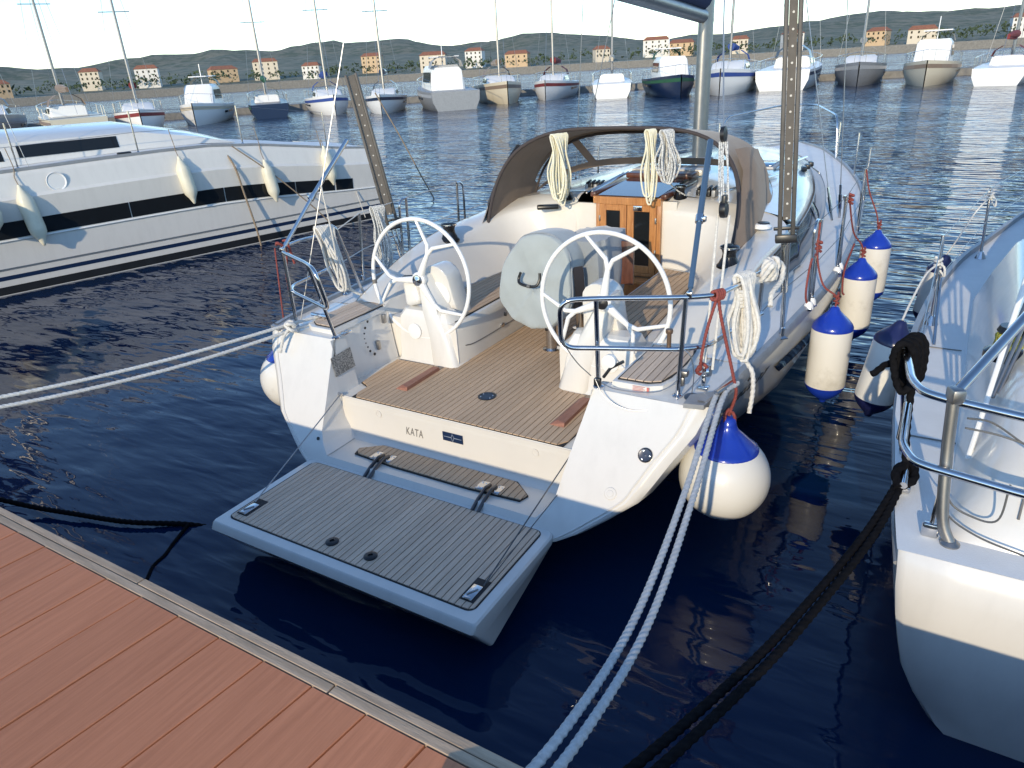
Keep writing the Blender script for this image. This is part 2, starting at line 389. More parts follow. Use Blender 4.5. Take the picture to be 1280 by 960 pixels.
def build_hull():
    us = [0,.012,.03,.055,.085,.12,.16,.21,.27,.34,.42,.5,.58,.66,.74,.81,.87,.92,.96,.985,1]
    mb = MB()
    kk = list(range(11))
    for s in (1,-1):
        rows = []
        lip = [V((s*TX[k], tpl(TZ[k])+.004, TZ[k])) for k in kk]
        mid = [V((s*(TX[k]+.022), tpl(TZ[k])+.010, TZ[k])) for k in kk]; mid[-1].x = 0
        rows.append(lip); rows.append(mid)
        for u in us:
            rows.append([V((s*p.x, p.y, p.z)) for p in (hull_pt(k, u) for k in kk)])
        mb.grid(rows)
    mb.build('hull', GEL, Y, ang=50)
    # bead along the edge of the stern quarters
    def bead(s):
        P = [(s*(TX[k]-.03), tpl(TZ[k])-.002, TZ[k]) for k in range(0, 9)]
        b = MB(); b.tube(cr(P, 4), .007, 6); b.build('corner_bead', GEL, Y)
    both(bead)
    # toe rail and grey rubbing strip along the sheer
    def rail(s):
        b = MB(); rows = []
        for i in range(60):
            y = .36+(11.15-.36)*i/59; g = gun(y); z = ZG+.09*sst(5,11.3,y)
            rows.append([V((s*(g+.012), y, z-.035)), V((s*(g+.014), y, z+.012)), V((s*(g+.004), y, z+.03)), V((s*(g-.03), y, z+.03)), V((s*(g-.035), y, z-.01))])
        b.grid(rows); b.build('toe_rail', GREYAL, Y)
        b = MB(); P = [(s*(gun(.36)+.012), .33, ZG+.004),(s*(gun(.36)-.09), .31, ZG+.006),(s*(gun(.36)-.09), .43, ZG+.008),(s*(gun(.5)+.008), .55, ZG+.03)]
        b.prism([(p[0],p[1]) for p in P], ZG-.004, ZG+.022); b.build('stern_chock', GREYAL, Y)
    both(rail)
build_hull()
# inner wall of the stern quarters: x as a function of height
WX = [(.36,.80),(.42,.86),(.5,.90),(.68,.925),(.80,.945),(1.03,.985)]
def wx(z): return lerp_tab(WX, z)
SOLE, STEP, SEAT, DECK = .66, .365, 1.0, 1.035
def build_transom():
    zs = sorted([.365,.39,.42,.46,.5,.58,.68,.8,1.0]+[z for z in TZ if z > .365])
    def xo(z): 
        T = sorted(zip(TZ,TX)); return lerp_tab(T, z)
    def quarter(s):
        b = MB()
        b.grid([[V((s*(wx(z)+(xo(z)-wx(z))*t), tpl(z), z)) for t in (0,.02,.25,.5,.75,1)] for z in zs])
        # inner face
        rows = []
        for z in zs:
            if z > 1.033: z = 1.035
            rows.append([V((s*wx(z), tpl(z), z)), V((s*(wx(z)), tpl(z)+.02, z)), V((s*(wx(z)+.0), .30, z)), V((s*(wx(z)+.005), .445, z))])
        b.grid(rows)
        b.grid([[V((s*(wx(z)+.005), .445, z)), V((s*(wx(z)+.075), .455, z)), V((s*(wx(z)+.085), .70, z)), V((s*(wx(z)+.075), .985, z))] for z in zs if z >= .5])
        b.build('stern_quarter', GEL, Y, ang=30)
        # small flush courtesy lamp (starboard) and drain outlet (port)
        if s < 0:
            b = MB(); b.lathe([(.012,0),(.012,.004),(0,.004)], (-.915, tpl(.448)-.002, .448), 10, frame_m((0,0,0), (1,0,0), (0,.514,.857)).to_3x3()); b.build('drain_outlet', BLACK, Y); return
        b = MB(); Mr = frame_m((0,0,0), (1,0,0), (0,.514,.857)).to_3x3()
        b.lathe([(.034,0),(.034,.004),(.030,.006)], (s*1.21, tpl(.571)-.001, .571), 20, Mr); b.lathe([(.02,.006),(.018,.009),(0,.010)], (s*1.21, tpl(.571)-.001, .571), 16, Mr)
        b.build('courtesy_lamp', GEL, Y)
    both(quarter)
    b = MB(); Mr = frame_m((0,0,0), (1,0,0), (0,.514,.857)).to_3x3(); c = (1.356, tpl(.78)-.002, .78)
    b.lathe([(.040,0),(.040,.006),(.034,.010),(.012,.006),(0,.008)], c, 24, Mr); so_ = b.build('round_socket', mat('dark_chrome',(.10,.10,.11),.25,.8), Y)
    for k in range(3):
        a = k*2.1; q = V(c)+Mr @ V((.026*math.cos(a), .026*math.sin(a), .010)); b = MB(); b.lathe([(.005,0),(.004,.003),(0,.004)], q, 10, Mr); b.build('screw', STEEL, so_)
    # lower transom under the step
    b = MB(); zs2 = [.10,.15,.2,.28,.34,.365]
    b.grid([[V((xo(z)*t, tpl(z)+.0, z)) for t in (-1,-.8,-.5,0,.5,.8,1)] for z in zs2])
    b.build('lower_transom', GEL, Y, ang=30)
    # step floor and the recessed name panel
    b = MB()
    b.grid([[V((x, y, STEP-.004)) for x in (-.86,-.7,0,.7,.86)] for y in (tpl(STEP), .10, .20)])
    zz = [STEP-.004,.385,.43,.60,.645,.66]; yy = [.20,.228,.242,.244,.246,.252]
    b.grid([[V((x, y, z)) for x in (-.93,-.6,0,.6,.93)] for y, z in zip(yy, zz)])
    b.grid([[V((x, y, z)) for x in (-.93,0,.93)] for y, z in ((.252,.655),(.30,.652))])
    b.build('name_panel', CREAM, Y, ang=45)
    for sx in (-.60,.62):
        b = MB(); b.prism([(sx-.0,.243),(sx+.07,.243),(sx+.03,.222),(sx+.01,.222)], .45, .62); 
        b = MB(); b.lathe([(.026,0),(.026,.004),(.016,.004),(.016,.001),(0,.001)], (sx+.02,.2425,.585), 20, Matrix.Rotation(math.pi/2,3,'X')); b.build('drain_ring', CREAM, Y)
    # KATA lettering and badge
    Mt = frame_m((-.283,.2415,.508), (1,0,.0), (0,.0,1)) @ Matrix.Diagonal((.62,1,1,1))
    text('name_lettering', 'KATA', .082, GINK, Mt, Y, .0008, .18, 1.15)
    Mb = frame_m((.037,.240,.546), (1,0,.0), (0,0,1))
    b = MB(); b.add([Mb @ V(p) for p in ((-.078,-.031,0),(.078,-.031,0),(.078,.031,0),(-.078,.031,0),(-.078,-.031,.003),(.078,-.031,.003),(.078,.031,.003),(-.078,.031,.003))], [(4,5,6,7),(0,1,5,4),(1,2,6,5),(2,3,7,6),(3,0,4,7)])
    bd = b.build('badge', NAVY, Y, smooth=False)
    b = MB()
    b.add([Mb @ V(p) for p in ((-.07,-.0015,.0042),(-.012,-.003,.0042),(-.012,.003,.0042),(-.07,.0015,.0042))], [(0,1,2,3)])
    b.add([Mb @ V(p) for p in ((.07,-.0015,.0042),(.07,.0015,.0042),(.012,.003,.0042),(.012,-.003,.0042))], [(0,1,2,3)])
    for a0, a1 in (((0,.027),(.011,0)),((.011,0),(0,-.027)),((0,-.027),(-.011,0)),((-.011,0),(0,.027))):
        d = V((a1[0]-a0[0], a1[1]-a0[1], 0)).normalized(); nrm = V((-d.y, d.x, 0))*.0016
        A = V((a0[0],a0[1],.0042)); B = V((a1[0],a1[1],.0042)); b.add([Mb @ (A-nrm), Mb @ (B-nrm), Mb @ (B+nrm), Mb @ (A+nrm)], [(0,1,2,3)])
    b.build('badge_star', SILV, bd, smooth=False)
build_transom()

# ---- teak: strip planking cut to a polygon, each plank a mesh of its own
def clip_y(poly, x):
    ys = []
    n = len(poly)
    for i in range(n):
        (x0,y0),(x1,y1) = poly[i], poly[(i+1)%n]
        if (x0-x)*(x1-x) < 0 or (x0 == x) != (x1 == x):
            ys.append(y0+(y1-y0)*(x-x0)/(x1-x0) if x1 != x0 else y0)
    ys.sort(); return [(ys[i], ys[i+1]) for i in range(0, len(ys)-1, 2)]
def planks(parent, poly, z, pitch, m, th=.006, gap=.005, x0=None, name='plank', inset=.008):
    xs = [p[0] for p in poly]; x = min(xs)+inset if x0 is None else x0
    while x < max(xs)-inset-.004:
        xa, xb = x+gap/2, min(x+pitch-gap/2, max(xs)-inset)
        ca, cb = clip_y(poly, xa+.0005), clip_y(poly, xb-.0005)
        if len(ca) == len(cb) and ca:
            for (a0,a1),(b0,b1) in zip(ca, cb):
                a0 += inset; b0 += inset; a1 -= inset; b1 -= inset
                if a1-a0 < .01 or b1-b0 < .01: continue
                h = z+th+random.uniform(-.0004,.0004); c = .0012
                b = MB(); vs = [(xa,a0,z),(xb,b0,z),(xb,b1,z),(xa,a1,z),(xa,a0,h-c),(xb,b0,h-c),(xb,b1,h-c),(xa,a1,h-c),(xa+c,a0+c,h),(xb-c,b0+c,h),(xb-c,b1-c,h),(xa+c,a1-c,h)]
                fs = [(0,1,5,4),(1,2,6,5),(2,3,7,6),(3,0,4,7),(4,5,9,8),(5,6,10,9),(6,7,11,10),(7,4,8,11),(8,9,10,11)]
                b.add(vs, fs); b.build(name, m, parent, smooth=False)
        x += pitch
def teak_deck(name, poly, z, pitch, m, base_m=CAULK, th=.006, x0=None, parent=Y):
    b = MB(); b.prism(poly, z-.006, z+.0025); o = b.build(name, base_m, parent, smooth=False)
    planks(o, poly, z+.0022, pitch, m, th, x0=x0); return o
def build_cockpit():
    # sole
    b = MB(); b.box((0,1.62,SOLE-.02),(2.10,2.75,.03)); b.build('cockpit_liner', CREAM, Y, smooth=False)
    poly = [(-.82,.252),(.82,.252),(.83,.43),(.925,.47),(.965,.93),(.44,.95),(.425,1.1),(.41,2.93),(-.41,2.93),(-.425,1.1),(-.44,.95),(-.965,.93),(-.925,.47),(-.83,.43)]
    teak_deck('cockpit_sole', poly, SOLE, .0435, TEAK)
    b = MB(); b.lathe([(.062,0),(.062,.004),(.05,.006),(.048,.003),(0,.003)], (.052,.638,SOLE+.009), 32); hc = b.build('hatch_plate', mat('blued_steel',(.05,.06,.075),.3,.7), Y)
    for k in range(4):
        a = .6+k*math.pi/2+(.5 if k%2 else 0); b = MB(); b.lathe([(.006,0),(.005,.002),(0,.003)], (.052+.042*math.cos(a), .638+.042*math.sin(a), SOLE+.013), 10); b.build('screw', STEEL, hc)
    for s, x, y in ((1,.675,.66),(-1,-.562,.68)):
        b = MB(); b.prism([(x-.05,y-.2),(x+.05,y-.2),(x+.045,y+.2),(x-.045,y+.2)], SOLE+.008, SOLE+.034, [(x-.012,y-.17),(x+.05,y-.19),(x+.045,y+.19),(x-.008,y+.19)]); b.build('foot_chock', REDW, Y, smooth=False)
    # step
    sp = [(-.645,.022),(.645,.022),(.665,.105),(.53,.205),(-.53,.205),(-.665,.105)]
    sp = [(-.645,.03),(-.3,.006),(.3,.006),(.645,.03),(.665,.10),(.53,.205),(-.53,.205),(-.665,.10)]
    teak_deck('transom_step', sp, STEP+.004, .0435, TEAK)
    # benches
    def bench(s):
        b = MB()
        prof = [(.425,SOLE),(.425,.93),(.43,.965),(.445,.985),(.47,SEAT-.012),(1.10,SEAT-.012)]
        rows = []
        for y in (1.0,1.02,1.3,2.0,2.97):
            rows.append([V((s*(x+(.012 if y < 1.01 else 0)), y, z)) for x, z in prof])
        b.grid(rows)
        b.add([V((s*x,1.0,z)) for x,z in prof]+[V((s*1.10,1.0,SOLE))], [tuple(range(7))])
        b.build('bench', CREAM, Y, ang=40)
        b = MB(); b.tube(cr([(s*.422,1.10,.80),(s*.4235,1.3,.775),(s*.4235,2.1,.775)],4),.004,6); b.build('locker_groove_shade', GINK, Y)  # dark tube draws the locker groove with its shadow crease as colour
        b = MB(); b.bbox((s*.42,1.62,.79),(.018,.05,.03),.004); b.build('locker_latch', STEEL, Y)
        pl = [(.47,1.06),(.93,1.10),(.905,1.6),(.875,2.1),(.83,2.55),(.74,2.86),(.47,2.93)]
        teak_deck('bench_teak', [(s*x,y) for x,y in pl], SEAT-.008, .0455, TEAK)
    both(bench)
    # coaming, bulkhead
    BASE = [(1.045,.985),(.985,1.3),(.95,1.6),(.915,2.0),(.875,2.4),(.82,2.72),(.70,2.90),(.55,2.965),(.42,2.985)]
    TOP = [(1.075,.985,1.075),(1.13,1.3,1.19),(1.165,1.66,1.265),(1.185,2.1,1.30),(1.18,2.45,1.34),(1.09,2.80,1.41),(.85,2.965,1.465),(.6,2.99,1.49),(.42,3.0,1.50)]
    OUT = [(1.40,.985,1.05),(1.415,1.3,1.15),(1.425,1.66,1.26),(1.435,2.1,1.345),(1.45,2.5,1.37),(1.46,2.95,1.385),(1.30,3.2,1.455),(.9,3.2,1.545),(.42,3.2,1.585)]
    TOE = [(1.44,.985),(1.46,1.3),(1.485,1.66),(1.505,2.1),(1.525,2.5),(1.54,2.95)]
    def coam(s):
        b = MB(); base = cr([(s*x,y,SEAT-.01) for x,y in BASE],5); top = cr([(s*x,y,z) for x,y,z in TOP],5); out = cr([(s*x,y,z) for x,y,z in OUT],5)
        rows = [base]
        for t in (.05,.5,.9): rows.append([p.lerp(q,t)+V((0,0,0)) for p,q in zip(base,top)])
        def nrm(p,q): d = (q-p); d.z = 0; return d.normalized() if d.length > 1e-6 else V((0,0,0))
        rows.append([q+nrm(q,o)*.006-V((0,0,.012)) for q,o in zip(top,out)])
        rows.append([q+nrm(q,o)*.025 for q,o in zip(top,out)])
        for t in (.3,.6,.88): rows.append([p.lerp(q,t)+V((0,0,.02*math.sin(math.pi*t)*(1 if t < .8 else .6))) for p,q in zip(top,out)])
        rows.append([o-V((0,0,.004)) for o in out])
        b.grid(rows)
        toe = cr([(s*x,y,DECK-.01) for x,y in TOE],5); n = len(toe)
        b.grid([out[:n], [o+V((s*.015,0,-.02)) for o in out[:n]], [o.lerp(t,.6)+V((s*.006,0,0)) for o,t in zip(out[:n],toe)], toe])
        b.add([base[0], top[0], out[0], toe[0], V((s*1.0,.985,SOLE)), V((s*1.44,.985,SOLE))], [(0,1,2,3,5,4)])
        b.build('coaming', CREAM, Y, ang=42)
    both(coam)
    # bulkhead under the companionway and beside the doors
    b = MB(); b.box((0,3.05,.83),(1.0,.04,.36)); b.box((-.33,3.012,1.2),(.27,.03,.64)); b.box((.46,3.03,1.2),(.14,.05,.72)); b.build('bulkhead', CREAM, Y, smooth=False)
    # side seats aft of the wheels with teak
    def helm(s):
        b = MB(); P = [(1.06,.40),(1.27,.405),(1.345,.45),(1.385,.56),(1.40,.80),(1.385,1.08),(1.065,1.08)]
        b.prism([(s*x,y) for x,y in P], DECK-.01, DECK+.03, [(s*(1.22+(x-1.22)*.965), .74+(y-.74)*.975) for x,y in P]); b.build('helm_seat', GEL, Y, ang=30)
        P2 = [(1.085,.44),(1.26,.445),(1.32,.485),(1.35,.58),(1.365,.80),(1.35,1.05),(1.085,1.05)]
        teak_deck('helm_seat_teak', [(s*x,y) for x,y in P2], DECK+.034, .046, TEAKG if s < 0 else TEAKG)
    both(helm)
build_cockpit()
def build_deck():
    # quarter decks, side decks, foredeck
    ys = [.345,.5,.75,.985]
    def q(s):
        b = MB()
        b.grid([[V((s*(wx(1.03)+(0 if y < .44 else .07)), y, DECK)), V((s*1.3,y,DECK+.002)), V((s*(gun(y)-.02),y,DECK))] for y in (tpl(1.035),.43,.445,.6,.8,1.0)])
        b.build('quarter_deck', GEL, Y, ang=30)
        TOEY = [(.985,1.43),(1.66,1.475),(2.5,1.515),(3.2,1.54),(4,1.505),(5,1.42),(6,1.285),(7,1.12),(8,.89),(9,.6),(9.8,.25),(10.2,.0),(11.3,0)]
        b = MB(); rows = []
        for i in range(40):
            y = .99+(11.25-.99)*i/39; t = max(0,smooth_tab(TOEY,y)-.03); g = max(gun(y)-.02, t+.001); z = DECK+.09*sst(5,11.3,y)
            rows.append([V((s*t,y,z+.01)), V((s*(t+g)/2,y,z+.004)), V((s*g,y,z))])
        b.grid(rows); b.build('side_deck', GEL2, Y, ang=30)
    both(q)
    CY = [3.2,4,5,6,7,8,9,9.8]; TO = [1.545,1.51,1.425,1.29,1.125,.895,.61,.28]; ED = [1.46,1.40,1.28,1.09,.85,.59,.31,.10]; ZE = [1.385,1.385,1.38,1.365,1.335,1.27,1.18,1.10]; ZC = [1.60,1.62,1.62,1.60,1.54,1.44,1.29,1.12]
    def prof(i):
        e, t, ze, zc = ED[i], TO[i], ZE[i], ZC[i]; L = []
        for a in (0,.2,.4,.6,.8,.93): L.append((e*a, zc+(ze+.035-zc)*a**2.2))
        L += [(e*.985, ze+.022),(e,ze),(e+(t-e)*.25,ze-.06),(t,DECK+.09*sst(5,11.3,CY[i]))]
        return L
    b = MB()
    for s in (1,-1): b.grid([[V((s*x,CY[i],z)) for x,z in prof(i)] for i in range(8)])
    b.build('coachroof', GEL, Y, ang=40)
    # long dark cabin windows on the slanted side
    def win(s):
        path = [(1.95,1.45,1.365,1.495,1.10)]
        W = [(2.0,1.445,1.315,1.452,1.30),(2.35,1.457,1.34,1.505,1.15),(2.95,1.468,1.36,1.53,1.10),(3.2,1.466,1.36,1.535,1.09),(4,1.415,1.36,1.497,1.09),(5,1.30,1.35,1.41,1.09),(6,1.115,1.34,1.27,1.10),(6.8,.94,1.32,1.13,1.12),(7.4,.79,1.29,.97,1.18)]
        P = cr([(a[0],a[1],a[2]) for a in W],4); Q = cr([(a[0],a[3],a[4]) for a in W],4)
        top = [V((s*(p.y+.018),p.x,p.z)) for p in P]; bot = [V((s*(p.y+.018),p.x,p.z)) for p in Q]
        midp = [a.lerp(c,.45)+V((s*.012,0,0)) for a,c in zip(top,bot)]
        b = MB(); b.grid([top,midp,bot]); b.build('cabin_window', DGLASS, Y)
        b = MB(); b.tube(top,.005,6); b.tube(bot,.004,6); b.build('window_trim', GREYAL, Y)
    both(win)
    # deck fittings on the coachroof
    for x,y,n in ((1.285,2.80,'deck_vent'),(1.17,4.30,'deck_vent')):
        z = 1.435 if y < 3 else 1.455
        b = MB(); b.lathe([(.075,0),(.075,.012),(.055,.03),(0,.034)], (x,y,z), 24); v = b.build(n, WHITE, Y)
        b = MB(); b.lathe([(.05,.0),(.042,.01),(0,.012)], (x+.012,y+.012,z+.028), 20); b.build('vent_lens', BLACK, v)
    b = MB(); b.bbox((.72,4.95,1.60),(.44,.44,.035),.012); h = b.build('deck_hatch', GREYAL, Y); b = MB(); b.bbox((.72,4.95,1.622),(.38,.38,.012),.004); b.build('hatch_lens', mat('blue_acrylic',(.02,.09,.20),.06,spec=.8), h)
    b = MB(); b.tube([(.78,3.5,1.57),(1.02,4.6,1.57),(1.0,5.6,1.56),(.9,6.2,1.53)],.011,8); b.build('grab_rail', STEEL, Y); b = MB(); b.tube([(.86,5.2,1.53),(.95,6.5,1.49)],.014,8); b.build('jib_track', STEEL, Y)
    for y in (5.75,5.95,6.15):
        b = MB(); b.bbox((1.06,y,1.46),(.05,.14,.05),.01,Matrix.Rotation(.3,3,'Z')); b.build('rope_clutch', BLACK, Y)
build_deck()
def build_platform():
    P = bpy.data.objects
    def rr(x0,x1,y0,y1,r,n=6,ra=None):
        out = []; r0 = r
        for k4 in range(4):
            r = r0 if k4 < 2 or ra is None else ra
            cx,cy,a0 = ((x1-r,y1-r,0),(x0+r,y1-r,90),(x0+r,y0+r,180),(x1-r,y0+r,270))[k4]
            for k in range(n+1):
                a = math.radians(a0+90*k/n); out.append((cx+r*math.cos(a), cy+r*math.sin(a)))
        return out
    zt = .325
    out = rr(-.945,.945,-.905,-.075,.07,ra=.022); inn = rr(-.935,.935,-.893,-.087,.06,ra=.016)
    def bot(p, k):   # the door thickens towards its outer edge
        x, y = p; t = (-.075-y)/.82; return V((x*(1-.03*k), y+(.05*k if y < -.5 else -.0), zt-.02-(.035+.20*t*(.35+.65*k))*1.0))
    b = MB(); rows = [[V((x,y,zt)) for x,y in inn],[V((x,y,zt-.010)) for x,y in out]]
    rows.append([V((x,y-.018*sst(-.6,-.88,y),zt-.045)) for x,y in out])
    rows.append([V((x*.997,y+.03*sst(-.6,-.88,y),zt-.05-.06*((-.075-y)/.82))) for x,y in out])
    rows.append([V((x*.99,y+.13*sst(-.45,-.88,y),zt-.052-.19*((-.075-y)/.82))) for x,y in out])
    rows.append([V((x*.95,y*.80,zt-.06-.20*((-.075-y)/.82))) for x,y in out])
    b.grid(rows, True); b.add(rows[0],[tuple(range(len(out)))]); b.add(rows[-1],[tuple(range(len(out)))])
    p = b.build('swim_platform', GEL, Y, ang=35)
    tp = rr(-.885,.885,-.835,-.118,.045,4)
    b = MB(); b.prism(tp, zt-.002, zt+.0025); b.build('caulking_bed', CAULK, p, smooth=False)
    planks(p, tp, zt+.0022, .0402, TEAKG, .0055, x0=-.874)
    for x in (-.122,.159):
        b = MB(); b.lathe([(.038,0),(.038,.006),(.03,.010),(.014,.010),(.013,.003),(0,.003)], (x,-.735,zt+.008), 24); b.build('round_grommet', BLACK, p)
    for s in (-1,1):
        x = s*.815; b = MB(); b.box((x-.0,-.70,zt+.0085),(.085,.17,.003)); r = b.build('recess_plate', CAULK, p, smooth=False)
        b = MB(); b.bbox((x,-.725,zt+.013),(.055,.11,.01),.003); b.tube([(x-.018,-.755,zt+.02),(x+.016,-.70,zt+.02)],.005,8); b.bbox((x,-.775,zt+.018),(.03,.012,.014),.003); b.build('latch', STEEL, r)
    for q in ((-.93,-.885),(-.915,-.89),(.925,-.885)): b = MB(); b.lathe([(.006,0),(.005,.003),(0,.004)], (q[0],q[1],zt-.004), 8); b.build('corner_screw', DSTEEL, p)
    # hinge arms
    def hinge(s):
        x = s*.42
        for px_, wd_ in ((x-.055,.06),(x+.06,.045)):
            h = MB(); h.bbox((px_,.065,STEP+.013),(wd_,.09,.012),.003); hp = h.build('hinge_plate', STEEL, Y)
            for e in (-.012,.012):
                for yy in (.04,.09): h = MB(); h.lathe([(.006,0),(.004,.003),(0,.003)], (px_+e,yy,STEP+.019), 8); h.build('screw', STEEL, hp)
        b = MB(); b.prism([(x-.09,.02),(x+.095,.02),(x+.095,.125),(x-.09,.125)], STEP+.006, STEP+.0115); b.build('rebate', BLACK, hp, smooth=False)
        b = MB()
        for e in (-.012,.03):
            A = [V((x+e,.085,STEP+.02)), V((x+e,.03,STEP+.03)), V((x+e,-.06,STEP-.002)), V((x+e,-.125,zt+.004))]
            b.tube(A,.0115,8)
        b.bbox((x+.009,.0,.30),(.05,.02,.11),.004)
        b.build('hinge_arm', mat('dark_steel',(.12,.12,.125),.3,.9), hp)
    both(hinge)
    # wire stays from the quarters to the platform corners
    for s in (-1,1):
        b = MB(); b.tube([(s*.905,.235,.672),(s*.838,-.66,zt+.016)],.0042,6); b.build('platform_stay', DWIRE if s > 0 else WIRE, Y)
        b = MB(); b.tube([(s*.93,.24,.675),(s*.89,.232,.67)],.012,8); b.build('stay_eye', STEEL, Y)
    b = MB(); b.tube([(.915,.10,.52),(.842,-.64,zt+.016)],.003,6); b.build('platform_stay', DWIRE, Y)
build_platform()
def build_wheels():
    h = V((.735,1.024,1.297)); r = .441; tl = math.radians(3.1)
    def wheel(s):
        c = V((s*h.x,h.y,h.z)); A = V((1,0,0)); B = V((0,math.sin(tl),math.cos(tl))); Nn = V((0,-math.cos(tl),math.sin(tl)))
        def P(a, q, d=0): return c+A*(math.sin(a)*q)+B*(math.cos(a)*q)+Nn*d
        b = MB(); b.tube([P(2*math.pi*k/72, r) for k in range(72)],.0150,12,closed=True); w_ = b.build('steering_wheel', WALU, Y)
        rot = math.radians(25 if s < 0 else 7)
        for k in range(3):
            a = rot+k*2*math.pi/3; b = MB()
            e = .245
            b.tube([P(a,.03,.0),P(a,.12,.004),P(a,e*.93,0)],[.03,.024,.016],10); J = P(a,e*.93)
            for d in (-1,1):
                b.tube([P(a,e*.86), P(a+d*.09,e+.035), P(a+d*math.radians(24),r-.008)],[.016,.015,.0115],10)
            b.build('spoke', WALU, w_)
        b = MB(); Mr = frame_m((0,0,0), A, B).to_3x3()
        if (Mr @ V((0,0,1))).dot(Nn) < 0: Mr = Mr @ Matrix.Rotation(math.pi,3,'X')
        b.lathe([(.05,-.10),(.05,-.02),(.058,-.01),(.058,.012),(.046,.024)], c, 28, Mr); b.build('hub', WALU, w_)
        b = MB(); b.lathe([(.044,.022),(.040,.032),(.02,.034),(.008,.040),(0,.040)], c, 28, Mr); b.build('hub_cap', STEEL if s < 0 else BLACK, w_)
        if s < 0:
            b = MB(); q = P(math.radians(-97), r); b.tube([P(math.radians(-99),r), P(math.radians(-95),r)],.0185,12); b.build('king_spoke_mark', GINK, w_)
    both(wheel)
    def pedestal(s):
        # pod behind the wheel
        b = MB(); rows = []
        def prof(yy, sc):
            L = []; top = 1.39*1.0; cx = .655
            hw0, hw1 = .17*sc, .118*sc
            L.append((cx-hw0, SOLE-.005)); L.append((cx-hw0*.97, .8)); L.append((cx-hw1*1.05, 1.15))
            for k in range(9):
                a = math.pi-math.pi*k/8; L.append((cx+hw1*math.cos(a), top-hw1-(1-sc)*.02+hw1*math.sin(a)*1.0))
            L += [(cx+hw1*1.05,1.15),(cx+hw0*.97,.8),(cx+hw0,SOLE-.005)]
            return [V((s*x, yy-(z-1.0)*.22, z)) for x,z in L]
        for yy, sc in ((1.19,.90),(1.175,.965),(1.19+.005,1.0),(1.34,1.0),(1.36,.965),(1.355,.90)): rows.append(prof(yy if sc > .95 else yy, sc))
        rows = [prof(1.178,.88),prof(1.18,.95),prof(1.195,1.0),prof(1.33,1.0),prof(1.345,.96),prof(1.347,.9)]
        b.grid(rows); b.add(rows[0],[tuple(range(len(rows[0])))]); b.add(rows[-1],[tuple(range(len(rows[0])))])
        pd = b.build('wheel_pedestal', GEL, Y, ang=40)
        b = MB(); Mr = Matrix.Rotation(math.pi/2+.2,3,'X'); b.lathe([(.10,0),(.10,.008),(.09,.014),(0,.016)], (s*.655,1.145,1.165), 32, Mr); b.build('pod_cover', WALU, pd)
        # broad block carrying the shaft
        b = MB()
        R = []
        for z, x0, x1, y0 in ((SOLE,.43,.985,.955),(SOLE+.025,.435,.98,.97),(.85,.45,.975,.985),(1.0,.47,.965,1.0),(1.055,.50,.93,1.03),(1.065,.53,.90,1.07)):
            R.append([V((s*x0,1.13,z)),V((s*(x0+.01),y0+.02,z)),V((s*(x0+.03),y0,z)),V((s*(x1-.03),y0,z)),V((s*x1,y0+.03,z)),V((s*x1,1.2,z))])
        b.grid(R); b.add([V((s*.53,1.13,1.065)),V((s*.54,1.09,1.065)),V((s*.56,1.07,1.065)),V((s*.87,1.07,1.065)),V((s*.90,1.10,1.065)),V((s*.90,1.2,1.065))],[(0,1,2,3,4,5)])
        b.build('helm_console', GEL, pd, ang=35)
        # sloping leg from sole to hub
        b = MB(); R = []
        for z, xc, hw, y0, y1 in ((SOLE,.535,.115,.945,1.14),(.85,.575,.105,.972,1.16),(1.06,.655,.085,1.0,1.18),(1.25,.72,.062,1.045,1.19),(1.335,.735,.05,1.06,1.19)):
            R.append([V((s*(xc-hw),y1,z)),V((s*(xc-hw),y0+.03,z)),V((s*(xc-hw*.7),y0,z)),V((s*(xc+hw*.7),y0,z)),V((s*(xc+hw),y0+.03,z)),V((s*(xc+hw),y1,z))])
        b.grid(R); b.add(R[-1],[tuple(range(6))]); b.build('console_leg', GEL, pd, ang=50)
        b = MB(); b.lathe([(.06,0),(.06,.006),(.045,.01),(0,.008)], (s*.80,.984,.90), 28, Matrix.Rotation(math.pi/2-.07,3,'X')); b.build('inspection_cap', WALU, pd)
        if s < 0:
            b = MB(); b.bbox((s*.86,1.10,1.17),(.15,.09,.20),.035,Matrix.Rotation(s*.3,3,'Y')@Matrix.Rotation(-.25,3,'X'),4); b.build('instrument_pod', GEL, pd)
            b = MB(); b.bbox((s*.865,1.07,1.285),(.115,.04,.045),.012,Matrix.Rotation(s*.12,3,'Y')); b.build('instrument_screen', BLACK, pd)
    both(pedestal)
    # small fittings on the port inner wall
    for y,z,r_ in ((.706,1.041,.010),(.672,1.003,.010),(.655,.965,.007),(.651,.926,.005),(.657,.889,.005),(.672,.853,.007),(.690,.814,.010),(.733,.775,.012)):
        b = MB(); b.lathe([(r_,0),(r_,.004),(0,.004)], (-1.006+.0,y,z), 12, Matrix.Rotation(math.pi/2,3,'Y')); b.build('scupper_hole', BLACK, Y)
    b = MB(); P = [(.252,.792),(.252,.925),(.452,.94),(.452,.80)]
    b.add([(-(wx(z))+.004+(.0), y, z) for y,z in P]+[(-(wx(z))+.008, y, z) for y,z in P], [(4,5,6,7),(0,1,5,4),(1,2,6,5),(2,3,7,6),(3,0,4,7)])
    b.build('speckled_plate', SPECK, Y, smooth=False)
    b = MB(); b.tube([(-.985,.445,1.05),(-.985,.475,1.05)],.011,8); b.bbox((-.985,.46,1.044),(.04,.08,.012),.003); b.build('locker_hinge', STEEL, Y)
    for y in (.90,.80): b = MB(); b.bbox((-1.02,y,1.0 if y > .85 else .82),(.03,.03,.07),.005); b.build('locker_latch', DSTEEL, Y)
build_wheels()
